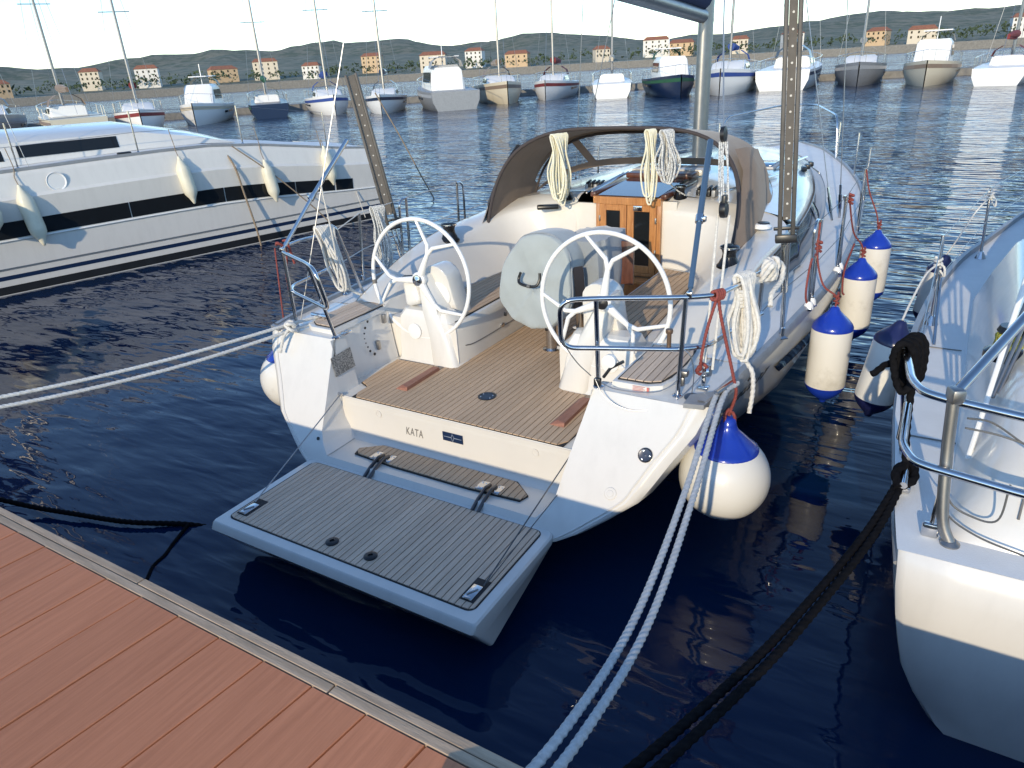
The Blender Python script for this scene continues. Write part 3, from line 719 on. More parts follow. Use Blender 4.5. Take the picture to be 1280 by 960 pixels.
def build_table():
    for y in (1.578,2.10):
        b = MB(); b.lathe([(.07,0),(.07,.008),(.042,.012),(.042,.40)], (.05,y,SOLE+.008), 28); b.build('table_leg', STEEL, Y)
    b = MB(); b.bbox((.05,1.9,1.1),(.30,.92,.14),.01); t = b.build('table_top', DWOOD, Y)
    for s, x in ((-1,-.12),(1,.385)):
        b = MB(); b.bbox((x if s<0 else .468,1.95 if s>0 else 1.9,1.30),(.03 if s<0 else .20,.6 if s<0 else .03,.2 if s<0 else .33),.006); b.build('folded_leaf', DWOOD, t)
    # first cover: tall rounded canvas bag over the aft end
    c = thing('canvas_cover', 'tall round-topped pale grey canvas cover with black carry handle over the cockpit table end', 'cover', (.05,1.42,1.0))
    rows = []; n = 26
    def ring(y, sc, dy):
        L = []
        for k in range(n+1):
            a = -math.pi*.04+(math.pi*1.08)*k/n
            L.append(None)
        return L
    out = [(-.15,.955),(-.21,1.0),(-.262,1.08),(-.272,1.18),(-.262,1.27),(-.235,1.36),(-.19,1.45),(-.13,1.525),(-.06,1.575),(.03,1.60),(.12,1.595),(.20,1.565),(.265,1.51),(.305,1.42),(.32,1.32),(.318,1.2),(.30,1.1),(.26,1.02),(.19,.955),(.10,.92),(0,.905),(-.08,.92)]
    def rg(y, k, wob=0): 
        cx, cz = .03, 1.2
        return [V((cx+(x-cx)*k+wob*.012*math.sin(i*2.1), y+wob*.02*math.sin(i*1.3)+(1.25-z)*-.10, cz+(z-cz)*k)) for i,(x,z) in enumerate(out)]
    b = MB(); rows = [rg(1.388,.0),rg(1.384,.35,.2),rg(1.382,.7,.5),rg(1.386,.93,.6),rg(1.398,.99,.6),rg(1.43,1.0,.6),rg(1.52,1.01,1.0),rg(1.62,.985,1),rg(1.72,.94,1)]
    from mathutils import noise as NZ
    fine = []
    cols = [cr([r[i] for r in rows],5) for i in range(len(out))]
    for j in range(len(cols[0])):
        ring = cr([c_[j] for c_ in cols],3,True); t = j/(len(cols[0])-1); R2 = []
        for p in ring:
            q = V((p.x-.03,0,p.z-1.2)); rad = q.length; q = q.normalized() if rad > 1e-4 else V((0,0,1))
            f = NZ.noise(V((p.x*3.0,p.y*3,p.z*9)))*.007+NZ.noise(V((p.x*11+p.z*5,p.y*4,p.z*4)))*.006+max(0,1.08-p.z)*.10*math.sin(p.x*38+p.z*9)*.35
            if t < .55: R2.append(p+V((0,-f*1.3*min(1,t*6),0)))
            else: R2.append(p+q*f*1.6)
        fine.append(R2)
    b.grid(fine, True); b.build('canvas', GREYC, c, ang=75)
    b = MB(); b.tube(cr([V(p)+V((0,-.004,0)) for p in rg(1.425,1.006,.6)],2,True),.006,6,closed=True); b.build('piping', GREYC2, c)
    b = MB(); z0 = 1.255; b.tube(cr([(-.06,1.352,z0+.075),(-.075,1.345,z0+.03),(-.055,1.325,z0),(.03,1.318,z0-.012),(.085,1.322,z0),(.10,1.34,z0+.04),(.10,1.348,z0+.085)],5),.0105,8); b.build('carry_handle', BLACK, c)
    b = MB(); b.tube([(.01-.0,1.317,z0-.011),(.035,1.316,z0-.012)],.014,8); b.build('handle_grip', mat('grey_plastic',(.12,.12,.12),.5), c)
    b = MB(); b.grid([[V((.31,1.43,1.38)),V((.325,1.44,1.30)),V((.325,1.46,1.15)),V((.27,1.48,.98))],[V((.335,1.56,1.36)),V((.345,1.56,1.30)),V((.34,1.58,1.15)),V((.29,1.60,1.0))]]); b.build('painted_shade_flap', DTAUPE, c)  # near-black strip, shade on the cover's side put in as colour
    for x,z in ((-.22,.99),(.13,.92)): b = MB(); b.bbox((x,1.36,z),(.02,.012,.03),.003); b.build('strap_buckle', BLACK, c)
    # second cover: boxy bag with folds
    c2 = thing('canvas_cover', 'boxy grey canvas cover with blue lettering over the cockpit table by the cabin door', 'cover', (.28,1.9,1.0))
    rows = []
    for j in range(15):
        t = j/14; z = 1.52-.55*t; row = []
        for k in range(40):
            a = 2*math.pi*k/40; e = .42
            cx = abs(math.cos(a))**e*math.copysign(1,math.cos(a)); sy = abs(math.sin(a))**e*math.copysign(1,math.sin(a))
            f = (.010+.022*t)*math.sin(a*9+1.5*math.sin(a*2))+.012*t*math.sin(a*17+2)
            hw = .175-.02*t+.03*math.sin(t*3); hy = .25-.05*t
            row.append(V((.285+cx*(hw+f)-.02*t, 1.86+sy*(hy+f)-.08*t*0, z+.03*math.cos(a)*(1-t)*.4-.05*t*t*math.sin(a*3+.5)*.5)))
        rows.append(row)
    top = [[V((.285+(p.x-.285)*q, 1.86+(p.y-1.86)*q, 1.525+.035*(1-q)+.01*math.sin(p.x*30)*q)) for p in rows[0]] for q in (.02,.5,.9)]
    b = MB(); b.grid(top+rows, True); b.build('canvas', GREYC2, c2, ang=60)
    b = MB(); b.tube([(.235,1.62,1.05),(.255,1.615,1.05)],.014,10); b.build('grommet', DSTEEL, c2)
    Mt = frame_m((.26,1.602,1.315), (1,.06,.03), (0,.03,1)); text('cover_lettering', '=EXY', .05, BPRINT, Mt, c2, .001, .3)
    Mt = frame_m((.26,1.597,1.27), (1,.06,.03), (0,.03,1)); text('cover_lettering', 'ANEY', .042, BPRINT, Mt, c2, .001, .3)
    b = MB(); M3 = frame_m((.245,1.602,1.352),(1,.06,.03),(0,.03,1)); b.add([M3@V(p) for p in ((-.075,0,0),(.06,0,0),(.045,.008,0),(-.05,.014,0))],[(0,1,2,3)]); b.build('cover_mark', BPRINT, c2, smooth=False)
build_table()
def build_companionway():
    # hatch garage, lintel, doors
    b = MB(); L = [(-.225,2.955),(-.1,2.945),(.1,2.94),(.30,2.945),(.405,2.955),(.405,3.05),(-.225,3.05)]
    b.prism(L,1.53,1.592); b.build('door_lintel', MAHOG, Y, ang=30)
    b = MB(); b.bbox((-.185,2.985,1.22),(.035,.05,.62),.004); b.bbox((.388,2.985,1.22),(.035,.05,.62),.004); b.bbox((.10,2.985,.91),(.54,.06,.03),.004); b.build('door_frame', MAHOG, Y)
    for x0, x1, nm in ((-.165,.092,0),(.098,.368,1)):
        d = MB(); wd = .062; z0, z1 = .925, 1.528; y = 2.968
        d.bbox(((x0+wd/2),y,(z0+z1)/2),(wd,.028,z1-z0),.004,seg=1); dr = d.build('cabin_door', MAHOG, Y)
        d = MB(); d.bbox((x1-wd/2,y,(z0+z1)/2),(wd,.028,z1-z0),.004,seg=1); d.build('door_stile', MAHOG, dr)
        for zz, hh, nm_ in ((z1-.028,.056,'door_rail'),(z0+.035,.07,'door_rail')):
            d = MB(); d.bbox(((x0+x1)/2,y+.001,zz),(x1-x0-2*wd+.002,.026,hh),.003,seg=1); d.build(nm_, MAHOG, dr)
        d = MB(); d.box(((x0+x1)/2,y+.004,(z0+z1)/2),(x1-x0-2*wd+.01,.006,z1-z0-.09)); d.build('door_pane', DGLASS, dr, smooth=False)
        if nm: d = MB(); d.bbox((x0+.10,y-.016,z1-.028),(.08,.006,.045),.002); d.build('name_plate', STEEL, dr)
        for zz in (1.12,1.40):
            d = MB(); d.bbox((x0+.004 if not nm else x1-.004,y-.018,zz),(.014,.012,.05),.002); d.build('door_hinge', DSTEEL, dr)
    b = MB(); b.bbox((.22,2.89,.875),(.34,.15,.03),.005); b.bbox((.22,2.95,.78),(.36,.03,.2),.004); b.build('entry_step', MAHOG, Y)
    b = MB(); b.grid([[V((x,y,1.60+(y-3.0)*.05)) for x in (-.19,.09,.37)] for y in (2.98,3.3,3.75)]); b.build('sliding_hatch', mat('brown_acrylic',(.07,.03,.035),.08,spec=.7,coat=.4), Y)
    b = MB(); b.bbox((.09,3.86,1.655),(.66,.25,.05),.015); b.build('hatch_stop', DWOOD, Y)
    for hx in (-.24,.42): b = MB(); b.bbox((hx,3.4,1.60),(.05,.85,.04),.008); b.build('hatch_rail', DWOOD, Y)
    b = MB(); b.bbox((.09,4.1,1.66),(.72,.3,.06),.02); b.build('hatch_garage', GEL, Y)
    # winches
    def winch(x,y,z,sc,name,par=Y):
        b = MB(); b.lathe([(.085,0),(.085,.015),(.07,.03),(.062,.05),(.05,.07),(.047,.10),(.055,.125),(.066,.135),(.066,.15),(.045,.16),(.02,.162),(0,.158)], (x,y,z), 28, Matrix.Scale(sc,3)); wv = b.build(name, WINCH, par)
        b = MB(); b.lathe([(.068,.136),(.069,.143),(.068,.149)], (x,y,z), 28, Matrix.Scale(sc,3)); b.build('self_tailer', STEEL, wv); return wv
    winch(.50,2.99+.18,1.55,.80,'cabin_winch'); winch(-.545,3.05,1.53,.75,'cabin_winch')
    winch(1.235,2.08,1.30,1.0,'sheet_winch'); winch(-1.235,2.12,1.30,1.05,'sheet_winch')
    def clutches(s, x, y):
        for k in range(4):
            b = MB(); b.bbox((x+k*.045*s,y+.0,1.59),(.034,.14,.06),.008); c = b.build('rope_clutch', GREYAL if k%2 else BLACK, Y)
            b = MB(); b.bbox((x+k*.045*s,y-.01,1.632),(.022,.10,.018),.005,Matrix.Rotation(.15,3,'X')); b.build('clutch_handle', BLACK, c)
    clutches(1,.62,3.35); clutches(-1,-.36,3.45)
    b = MB(); b.bbox((-.66,2.90,1.485),(.20,.10,.035),.012,Matrix.Rotation(.5,3,'Z')); b.build('winch_handle_pocket', BLACK, Y)
    b = MB(); b.tube([(-.30,3.1,1.60),(-.28,3.9,1.66)],.012,8); b.build('hatch_track', STEEL, Y); b = MB(); b.tube([(-.36,3.1,1.59),(-.33,3.9,1.65)],.008,8); b.build('hatch_track', STEEL, Y)
build_companionway()
def build_pushpit():
    r = .0135
    def pp(s):
        zt_, zl = 1.585, 1.30
        top = [(s*.875,.165,zt_),(s*1.04,.262,zt_),(s*1.45,.436,zt_),(s*1.585,.53,zt_),(s*1.64,.80,zt_-.005),(s*1.67,1.16,zt_-.03)]
        low = [(s*.85,.215,zl),(s*1.03,.287,zl),(s*1.435,.436,zl),(s*1.55,.545,zl),(s*1.62,.95,zl),(s*1.68,1.16,zl)]
        loop = [V(low[5]),V(low[4]),V(low[3]),V(low[2]),V(low[1]),V(low[0])]+[V(p) for p in top]
        P = fillet(loop,.085,6)
        b = MB(); b.tube(P,r,12); rl = b.build('pushpit_rail', STEEL, Y)
        for (bx,by),(tx,ty) in (((.999,.368),(1.035,.262)),((1.435,.425),(1.452,.437))):
            b = MB(); b.tube([(s*bx,by,DECK),(s*(bx*.6+tx*.4),by*.6+ty*.4,DECK+.22),(s*tx,ty,zt_)],r*.95,10); b.lathe([(.03,0),(.03,.006),(.018,.014)],(s*bx,by,DECK),16); b.build('rail_post', STEEL, rl)
        b = MB(); b.tube([(s*1.655,1.166,DECK),(s*1.67,1.16,zt_-.03)],r*.9,10); b.lathe([(.026,0),(.026,.008),(.016,.02)],(s*1.655,1.166,DECK),16); b.build('rail_post', STEEL, rl)
        # bimini strut rising from the outer corner
        b = MB(); A = V((s*1.466,.45,1.60)); J = V((s*1.406,.75,1.915)); T = V((s*1.335,1.11,2.265))
        b.tube([A,A.lerp(J,.1)],.009,8); b.tube([A.lerp(J,.08),J],.014,10); b.tube([J,T],.0165,10)
        bs = b.build('bimini_strut', BLUEP if s > 0 else STEEL, Y)
        b = MB(); b.tube([J+(A-J)*.05,J-(A-J)*.05],.022,10); b.bbox(J+V((s*.02,.0,0)),(.03,.03,.03),.006); b.build('strut_joint', STEEL, bs); b = MB(); b.bbox(A,(.03,.03,.03),.006); b.build('strut_foot', STEEL, bs)
    both(pp)
    # horseshoe lifebuoy light / little white horn on the starboard rail
    b = MB(); b.lathe([(.034,0),(.036,.01),(.036,.03),(.02,.036),(0,.036)], (1.10,.312,1.235), 24, Matrix.Rotation(math.pi/2,3,'X')); f = b.build('fishing_reel', WHITE, Y)
    b = MB(); b.tube([(1.06,.30,1.13),(1.10,.305,1.19),(1.17,.315,1.235)],.009,8); b.bbox((1.03,.29,1.10),(.04,.03,.05),.008); b.build('reel_clamp', BLACK, f)
    b = MB(); b.tube([(1.375,.43,1.30),(1.375,.43,1.39)],.012,10); b.lathe([(.018,0),(.02,.012),(.018,.022),(0,.024)],(1.375,.43,1.385),16); b.build('rod_holder', mat('bronze',(.20,.13,.09),.4,.6), Y)
    for P in ([(1.02,.27,1.13),(1.10,.33,1.06),(1.24,.37,1.045),(1.36,.39,1.07),(1.44,.42,1.15),(1.45,.43,1.28)],[(1.01,.28,1.14),(1.08,.27,1.03),(1.20,.28,.975),(1.33,.31,.985),(1.44,.37,1.03),(1.52,.50,1.12),(1.56,.6,1.2)],[(1.45,.43,1.31),(1.49,.44,1.27),(1.51,.45,1.17),(1.505,.45,1.05)],[(.878,.17,1.36),(.93,.24,1.22),(1.0,.27,1.14)]):
        b = MB(); b.tube(cr(P,8),.003,6); b.build('reel_cord', WIRE, Y)
    b = MB(); b.lathe([(.045,0),(.045,.008),(.03,.012),(0,.010)],(1.515,.435,DECK+.002),24); b.build('deck_filler', mat('dark_cap',(.06,.085,.13),.35,.5), Y)
    Mt = frame_m((1.235,.401,1.05),(1,.05,0),(0,0,1)); b = MB()
    for k in range(4): b.add([Mt@V((-.045+.0,.012-k*.008,.003)),Mt@V((.025-.01*(k%2),.012-k*.008,.003)),Mt@V((.025-.01*(k%2),.015-k*.008,.003)),Mt@V((-.045,.015-k*.008,.003))],[(0,1,2,3)])
    b.add([Mt@V((.035,-.014,.003)),Mt@V((.048,-.014,.003)),Mt@V((.048,.015,.003)),Mt@V((.035,.015,.003))],[(0,1,2,3)]); b.build('warning_label', RED, Y, smooth=False)
    # stanchions
    def st(s, x, y, lean=.0, h=.60, braces=False, x2=None):
        b = MB(); t = V((s*(x2 or x-.03),y+lean,DECK+h)); bt = V((s*x,y,DECK+.0))
        b.tube([bt,bt+V((0,0,.07))],.017,10); b.tube([bt,t],.0125,10); b.lathe([(.04,0),(.04,.006),(.02,.016)],bt,4); S = b.build('stanchion', STEEL, Y); return t
    tops = {1:[],-1:[]}
    for s in (1,-1):
        tops[s].append(V((s*1.67,1.16,1.555)))
        for x,y,x2 in ((1.745,1.5,1.715),(1.795,2.22,1.79),(1.835,3.10,1.83),(1.80,4.6,1.79),(1.665,6.2,1.66),(1.36,7.8,1.35),(.92,9.3,.91)):
            t = st(s,x,y,.03,x2=x2); tops[s].append(t)
        # twin gate braces
        for (x,y,dy) in ((1.795,2.22,-.10),(1.835,3.10,.12)):
            b = MB(); b.tube(fillet([(s*x,y+dy*1.0,DECK),(s*(x-.02),y+dy*.95,DECK+.56),(s*(x-.02),y+dy*.5,DECK+.60),(s*(x-.02),y,DECK+.60)],.05,5),.0115,10); b.bbox((s*x,y+dy*.5,DECK+.012),(.05,.18,.022),.006); b.build('gate_brace', STEEL, Y)
            for e in (0,dy): b = MB(); b.lathe([(.035,0),(.03,.03),(.018,.05)],(s*x,y+e,DECK+.01),14); b.build('stanchion_base', WHITE, Y)
        for frac in (1.0,.5):
            P = [V((p.x+(s*.0),p.y,DECK+(p.z-DECK)*frac)) for p in tops[s]]
            b = MB(); b.tube(P,.0028 if s > 0 else .0045,6); b.build('lifeline', DWIRE if s > 0 else WROPE, Y)
    # pulpit at the bow
    b = MB(); b.tube(fillet([(.91,9.3,1.1),(.85,9.4,1.72),(.3,10.9,1.78),(0,11.15,1.78),(-.3,10.9,1.78),(-.85,9.4,1.72),(-.91,9.3,1.1)],.2,5),.014,10); b.build('pulpit', STEEL, Y)
    # leaning port stanchion with bent foot
    b = MB(); b.tube(fillet([(-1.56,.98,1.645),(-1.50,1.02,1.645),(-1.46,1.16,1.12),(-1.455,1.2,DECK)],.06,6),.0125,10); b.build('stanchion', STEEL, Y)
    # chainplates, backstay tackle
    b = MB(); b.tube([(1.53,.56,DECK),(1.535,.555,DECK+.13)],.011,8); b.bbox((1.53,.56,DECK+.01),(.06,.04,.02),.005); b.lathe([(.03,-.012),(.036,0),(.03,.012)],(1.555,.56,1.15),18,Matrix.Rotation(1.4,3,'Y')); b.bbox((1.535,.555,1.10),(.022,.03,.06),.006); cp = b.build('backstay_block', STEEL, Y)
    b = MB(); b.bbox((1.45,.47,1.155),(.05,.045,.035),.008); b.bbox((1.445,.46,1.11),(.03,.03,.055),.01); b.build('control_block', DSTEEL, cp)
    top = V((1.502,.85,1.95)); lo = V((1.555,.56,1.16))
    for e in (-.03,.03):
        b = MB(); b.tube([lo+V((e*.7,0,0)), top+V((e,0,-.03))],.0075,8); b.build('backstay_tackle', WROPE, Y)
    b = MB(); b.lathe([(.025,-.02),(.043,-.015),(.045,0),(.043,.015),(.025,.02)],top,20,Matrix.Rotation(1.5,3,'Y')); b.bbox(top+V((0,0,.03)),(.025,.05,.09),.008); b.build('tackle_block', BLACK, Y)
    b = MB(); up = V((1.33,1.25,2.80)); b.lathe([(.02,-.015),(.04,-.01),(.04,.01),(.02,.015)],top.lerp(up,.42),18,Matrix.Rotation(1.5,3,'Y')); b.build('tackle_block', BLACK, Y)
    b = MB()
    for e in range(5):
        q = [top+V((.012*(e-2),0,.03)), top.lerp(up,.2)+V((.014*(e-2)+.01*math.sin(e*3),.01*math.cos(e*2),0)), top.lerp(up,.4)+V((.01*(e-2),0,-.02))]; b.tube(cr(q,5),.0045,6)
    b.build('tackle_line', FROPE, Y)
    b = MB(); b.tube([top.lerp(up,.42),up,V((0,4.4,14.0))],.004,6); b.build('backstay', WIRE, Y)
    b = MB(); b.tube([(-1.535,.555,DECK),(-.9,1.5,4.5),(0,4.4,14)],.004,6); b.build('backstay', WIRE, Y)
build_pushpit()
def build_rig():
    b = MB(); rows = []
    for z in (1.6,5,10,14.6): rows.append([V((.075*math.cos(a)*1.0, 5.3+.12*math.sin(a), z)) for a in [2*math.pi*k/20 for k in range(20)]])
    b.grid(rows, True); b.build('mast', DSTEEL, Y)
    b = MB(); b.lathe([(.16,0),(.16,.02),(.11,.04)],(0,5.3,1.6),24); b.build('mast_step', GREYAL, Y)
    for s in (1,-1):
        for P in ([(s*1.55,5.25,DECK),(s*1.0,5.0,7.5),(0,5.3,13.8)],[(s*1.50,5.1,DECK),(0,5.25,7.4)]):
            b = MB(); b.tube(P,.005,6); b.build('shroud', WIRE, Y)
            q = V(P[0]); d = (V(P[1])-q).normalized(); b = MB(); b.tube([q,q+d*.35],.012,8); b.tube([q+d*.1,q+d*.25],.017,8); b.build('turnbuckle', STEEL, Y)
    b = MB(); b.tube([(0,5.15,3.05),(0,1.9,3.25)],.07,14); b.build('boom', DSTEEL, Y)
    rows = []
    for i in range(17):
        t = i/16; y = 5.1-3.1*t; h = .34*(1-.45*t)+.02*math.sin(i*2.2); wv = .13*(1-.35*t)+.008*math.sin(i*1.7)
        rows.append([V((wv*math.sin(a)*(1 if math.cos(a) < .2 else .8), y, 3.12+.2*t+h*.42-h*.5*math.cos(a)*-1)) for a in [2*math.pi*k/16 for k in range(16)]])
    b = MB(); b.grid(rows, True); b.build('sail_cover', NAVYC, Y, ang=60)
    # sprayhood: taupe canvas on a hoop frame with clear windows
    def hoop(y0, y1, x, zf, zt, n=32):
        P = []
        for k in range(n+1):
            a = math.pi*k/n; c = math.cos(a); sgn = 1 if c >= 0 else -1
            xx = x*sgn*abs(c)**.55; u = math.sin(a)**.75
            P.append(V((xx, y0+(y1-y0)*u, zf+(zt-zf)*u)))
        return P
    aft = [V((p.x, p.y+(.24 if p.x < 0 else 0)*max(0,1-(p.z-1.3)/.7), p.z)) for p in hoop(2.40,3.00,1.165,1.32,2.16)]; fwd = hoop(3.45,3.75,1.17,1.43,2.08); base = []
    for k in range(33):
        a = math.pi*k/32; c = math.cos(a); base.append(V((1.18*(1 if c>=0 else -1)*abs(c)**.6, 3.42+.95*math.sin(a)**.8, 1.44+.24*math.sin(a)**.8)))
    b = MB(); midr = [p.lerp(q,.5)+V((0,0,-.012*math.sin(k*.9))) for k,(p,q) in enumerate(zip(aft,fwd))]
    b.grid([aft, [p.lerp(q,.06) for p,q in zip(aft,fwd)], midr, fwd]); sp = b.build('sprayhood', TAUPE, Y, ang=60)
    b = MB(); b.tube(aft,.016,8); b.tube([V((p.x*.97,p.y+.03,p.z-.03)) for p in fwd],.012,8); b.build('hood_hoop', DTAUPE, sp)
    b = MB(); b.grid([[p+V((0,0,0)) for p in base],[p.lerp(q,.2)+V((0,.012,0)) for p,q in zip(base,fwd)]]); b.grid([[p.lerp(q,.88)+V((0,.008,0)) for p,q in zip(base,fwd)], fwd])
    for k0, k1 in ((0,2),(10,11),(21,22),(30,32)):
        b.grid([[base[k].lerp(fwd[k],t)+V((0,.010,0)) for t in (.18,.5,.9)] for k in range(k0,k1+1)])
    b.build('hood_front', TAUPE, sp, ang=60)
    CL = bpy.data.materials.new('clear_vinyl'); CL.use_nodes = True; t = CL.node_tree; N = t.nodes; bs = N['Principled BSDF']
    tr = N.new('ShaderNodeBsdfTransparent'); tr.inputs[0].default_value = (.80,.84,.86,1); mx = N.new('ShaderNodeMixShader'); mx.inputs[0].default_value = .16
    bs.inputs['Base Color'].default_value = (.6,.62,.63,1); bs.inputs['Roughness'].default_value = .12
    t.links.new(tr.outputs[0], mx.inputs[1]); t.links.new(bs.outputs[0], mx.inputs[2]); t.links.new(mx.outputs[0], N['Material Output'].inputs[0])
    for k0, k1 in ((2,10),(11,21),(22,30)):
        b = MB(); b.grid([[base[k].lerp(fwd[k],tt)+V((0,.006+.012*math.sin(k*.8+tt*4),0)) for tt in (.19,.4,.65,.89)] for k in range(k0,k1+1)]); b.build('hood_window', CL, sp, ang=80)
    # side tails: flaps falling from the hoop to the coachroof edge
    def tail(s):
        b = MB(); A = [V((s*1.19,2.34,1.325)),V((s*1.175,2.46,1.44)),V((s*1.15,2.62,1.62)),V((s*1.10,2.85,1.85)),V((s*1.0,2.95,2.0))]
        B = [V((s*1.26,2.84,1.385)),V((s*1.25,2.90,1.50)),V((s*1.21,3.0,1.66)),V((s*1.15,3.12,1.85)),V((s*1.06,3.22,1.98))]
        Cc = [V((s*1.20,3.28,1.435)),V((s*1.20,3.30,1.52)),V((s*1.18,3.33,1.66)),V((s*1.14,3.36,1.83)),V((s*1.08,3.38,1.95))]
        if s < 0: A = [V((p.x, p.y+.24*max(0,1-(p.z-1.3)/.7), p.z+.02)) for p in A]
        mid = [p.lerp(q,.5)+V((s*.03,0,.012)) for p,q in zip(A,B)]
        b.grid([A,mid,B,Cc]); b.build('hood_tail', TAUPE, sp, ang=60)
        if s < 0: b = MB(); b.grid([[p+V((s*.0,-.004,0)) for p in (A[1].lerp(A[2],.2),A[2])],[p+V((s*.012,0,0)) for p in (mid[1].lerp(mid[2],.1),mid[2])]]); _ = b.build('tail_patch', DTAUPE, sp) if s < 0 else None
        b = MB(); b.tube([A[0],mid[0],B[0],Cc[0]],.006,6); b.build('tail_hem', DTAUPE, sp)
    both(tail)
build_rig()
def hull_text():
    # model lettering along the topside below the rubbing strip
    ys = .62
    def M_at(y, z):
        x = hull_x(y,z)+.012; x2 = hull_x(y+.2,z)+.012; xz = hull_x(y,z+.05)+.012
        return frame_m((x,y,z),(x2-x,.2,0),(xz-x,0,.05))
    for ch, y in zip('CRUISER', [.70,.79,.87,.925,.985,1.07,1.16]): text('model_lettering', ch, .12, INK, M_at(y,.835), Y, .002, .3)
    for ch, y in zip('37', [1.29,1.38]): text('model_lettering', ch, .12, INK, M_at(y,.82), Y, .002, .3)
    def q(y,z): return V((hull_x(y,z)+.006,y,z))
    # dark hull window strip, starting in a point
    ysn = [1.66+.12*i for i in range(34)]
    top = [q(y,.775) for y in ysn]; bot = [q(y+ (0 if i else .0), .775-.14*min(1,.05+i*.5) ) for i,y in enumerate(ysn)]
    b = MB(); b.grid([top,[a.lerp(c,.5)+V((.004,0,0)) for a,c in zip(top,bot)],bot]); b.build('hull_window', DGLASS, Y)
    b = MB(); z=.93; b.tube([q(1.0,z),q(1.04,z+.02),q(1.09,z-.01)],.004,6); b.build('hull_mark', INK, Y)
hull_text()

# ------------------------------------------------------------------ fenders
def fender(label, x, y, zb, zt, r, knot, rope_pts, group, body=VINYL, cap=BLUECAP, tilt=None, loop=True):
    f = thing('boat_fender', label, 'fender', (x,y,zb), group)
    L = zt-zb; M = (tilt or Matrix.Identity(3)); O = V((x,y,zb))
    def add(nm, prof, m_, par): b = MB(); b.lathe(prof, O, 32, M); return b.build(nm, m_, par, ang=50)
    c = L*.155
    prof = [(r*.985,c),(r,c+.02),(r,L*.5),(r,L-c-.02),(r*.985,L-c)]
    bd = add('fender_body', prof, body, f)
    top = [(r*1.006,L-c-.004),(r*1.004,L-c+.012),(r*.93,L-c*.66),(r*.72,L-c*.32),(r*.48,L+.0),(.038,L+.028),(.028,L+.05),(.016,L+.058),(0,L+.058)]
    add('fender_cap', top, cap, f)
    bot = [(0,-.045),(.02,-.045),(.034,-.02),(r*.48,.0),(r*.74,c*.34),(r*.94,c*.72),(r*1.005,c+.004)]
    add('fender_cap', bot, cap, f)
    b = MB(); b.rope(rope_pts, .0065); b.build('fender_line', RROPE if cap is BLUECAP else WROPE, f)
    if loop:
        b = MB(); k = V(knot); b.rope([k+V((.02*math.cos(t*2.3),.02*math.sin(t*2.3),-.03+.012*t)) for t in range(7)], .008); b.build('fender_knot', RROPE if cap is BLUECAP else WROPE, f)
    return f
G1 = 'white and blue cylinder fenders along the starboard side'
def tip(x,y,z): return (x,y,z)
fender('white cylinder fender with blue ends, nearest of three to the round buoy fender', 1.955,2.22,.36,.99,.137,(1.955,2.22,1.10),[(1.955,2.22,1.03),(1.95,2.22,1.12),(1.86,2.2,1.20),(1.80,2.2,1.40),(1.79,2.22,1.62)],G1)
fender('white cylinder fender with blue ends, middle one of the three along the hull', 1.965,3.58,.36,1.0,.137,(1.965,3.58,1.10),[(1.965,3.58,1.04),(1.95,3.57,1.16),(1.88,3.45,1.30),(1.84,3.2,1.62)],G1)
fender('white cylinder fender with blue ends farthest forward, half hidden behind the middle fender', 1.975,4.70,.36,1.0,.137,(1.975,4.70,1.10),[(1.975,4.7,1.04),(1.94,4.7,1.2),(1.85,4.65,1.42),(1.80,4.6,1.63)],G1)
for o, pts in (('slack',[(1.80,2.2,1.42),(1.78,2.10,1.38),(1.775,2.06,1.2),(1.78,2.1,1.1),(1.80,2.13,1.06)]),('x',[(1.90,3.45,1.2),(1.88,3.2,1.05),(1.90,3.05,.92),(1.92,3.0,.9)]),):
    b = MB(); b.rope(pts,.007); tag(b.build('rope', RROPE), 'loose red fender line end hanging by the stanchion base on the side deck' if o == 'slack' else 'red line tail looped against the hull between the two nearer cylinder fenders', 'rope', 'red fender line ends')
for k,(p,l) in enumerate((((1.795,2.23,1.45),'knotted red fender line on the stanchion above the nearest cylinder fender'),((1.85,3.2,1.60),'knotted red fender line on the gate rail above the middle cylinder fender'))):
    b = MB(); p = V(p); b.rope([p+V((.022*math.cos(t*2.1),.02*math.sin(t*1.7),-.03+.011*t)) for t in range(8)],.009); tag(b.build('rope_knot', RROPE), l, 'rope', 'red fender line knots')
def buoy(label, c, r, line):
    c = V(c); f = thing('buoy_fender', label, 'fender', c-V((0,0,r)), 'round buoy fenders at the stern')
    b = MB(); P = []
    for k in range(25):
        a = -math.pi/2+math.radians(137)*k/24; P.append((max(0,r*math.cos(a)), r*1.0*math.sin(a)))
    b.lathe(P, c, 48); b.build('fender_body', VINYL, f, ang=60)
    a0 = math.radians(46); b = MB(); z0 = r*math.sin(a0); x0 = r*math.cos(a0)
    b.lathe([(x0*1.003,z0-.002),(x0*1.0,z0+.008),(r*.62,r*.80),(r*.49,r*.93),(r*.34,r*1.08),(r*.22,r*1.20),(.045,r*1.32),(.038,r*1.46),(.022,r*1.50),(0,r*1.5)], c, 40); b.build('fender_cap', BLUECAP, f, ang=60)
    b = MB(); b.rope(line,.0085 if c.x > 0 else .0055); b.build('fender_line', RROPE, f)
    k = c+V((0,0,r*1.46)); b = MB()
    for q in range(3): b.rope([k+V((.0,.0,.05)),k+V((.03*math.cos(q*2.1),.03*math.sin(q*2.1),.02)),k+V((.035*math.cos(q*2.1+.6),.035*math.sin(q*2.1+.6),-.05-.03*q))],.009)
    b.build('fender_knot', RROPE, f)
buoy('large round white buoy fender with blue top below the right stern corner', (1.672,.60,.505), .252, [(1.672,.60,.89),(1.70,.60,1.02),(1.685,.585,1.12),(1.61,.545,1.45),(1.585,.535,1.595)])
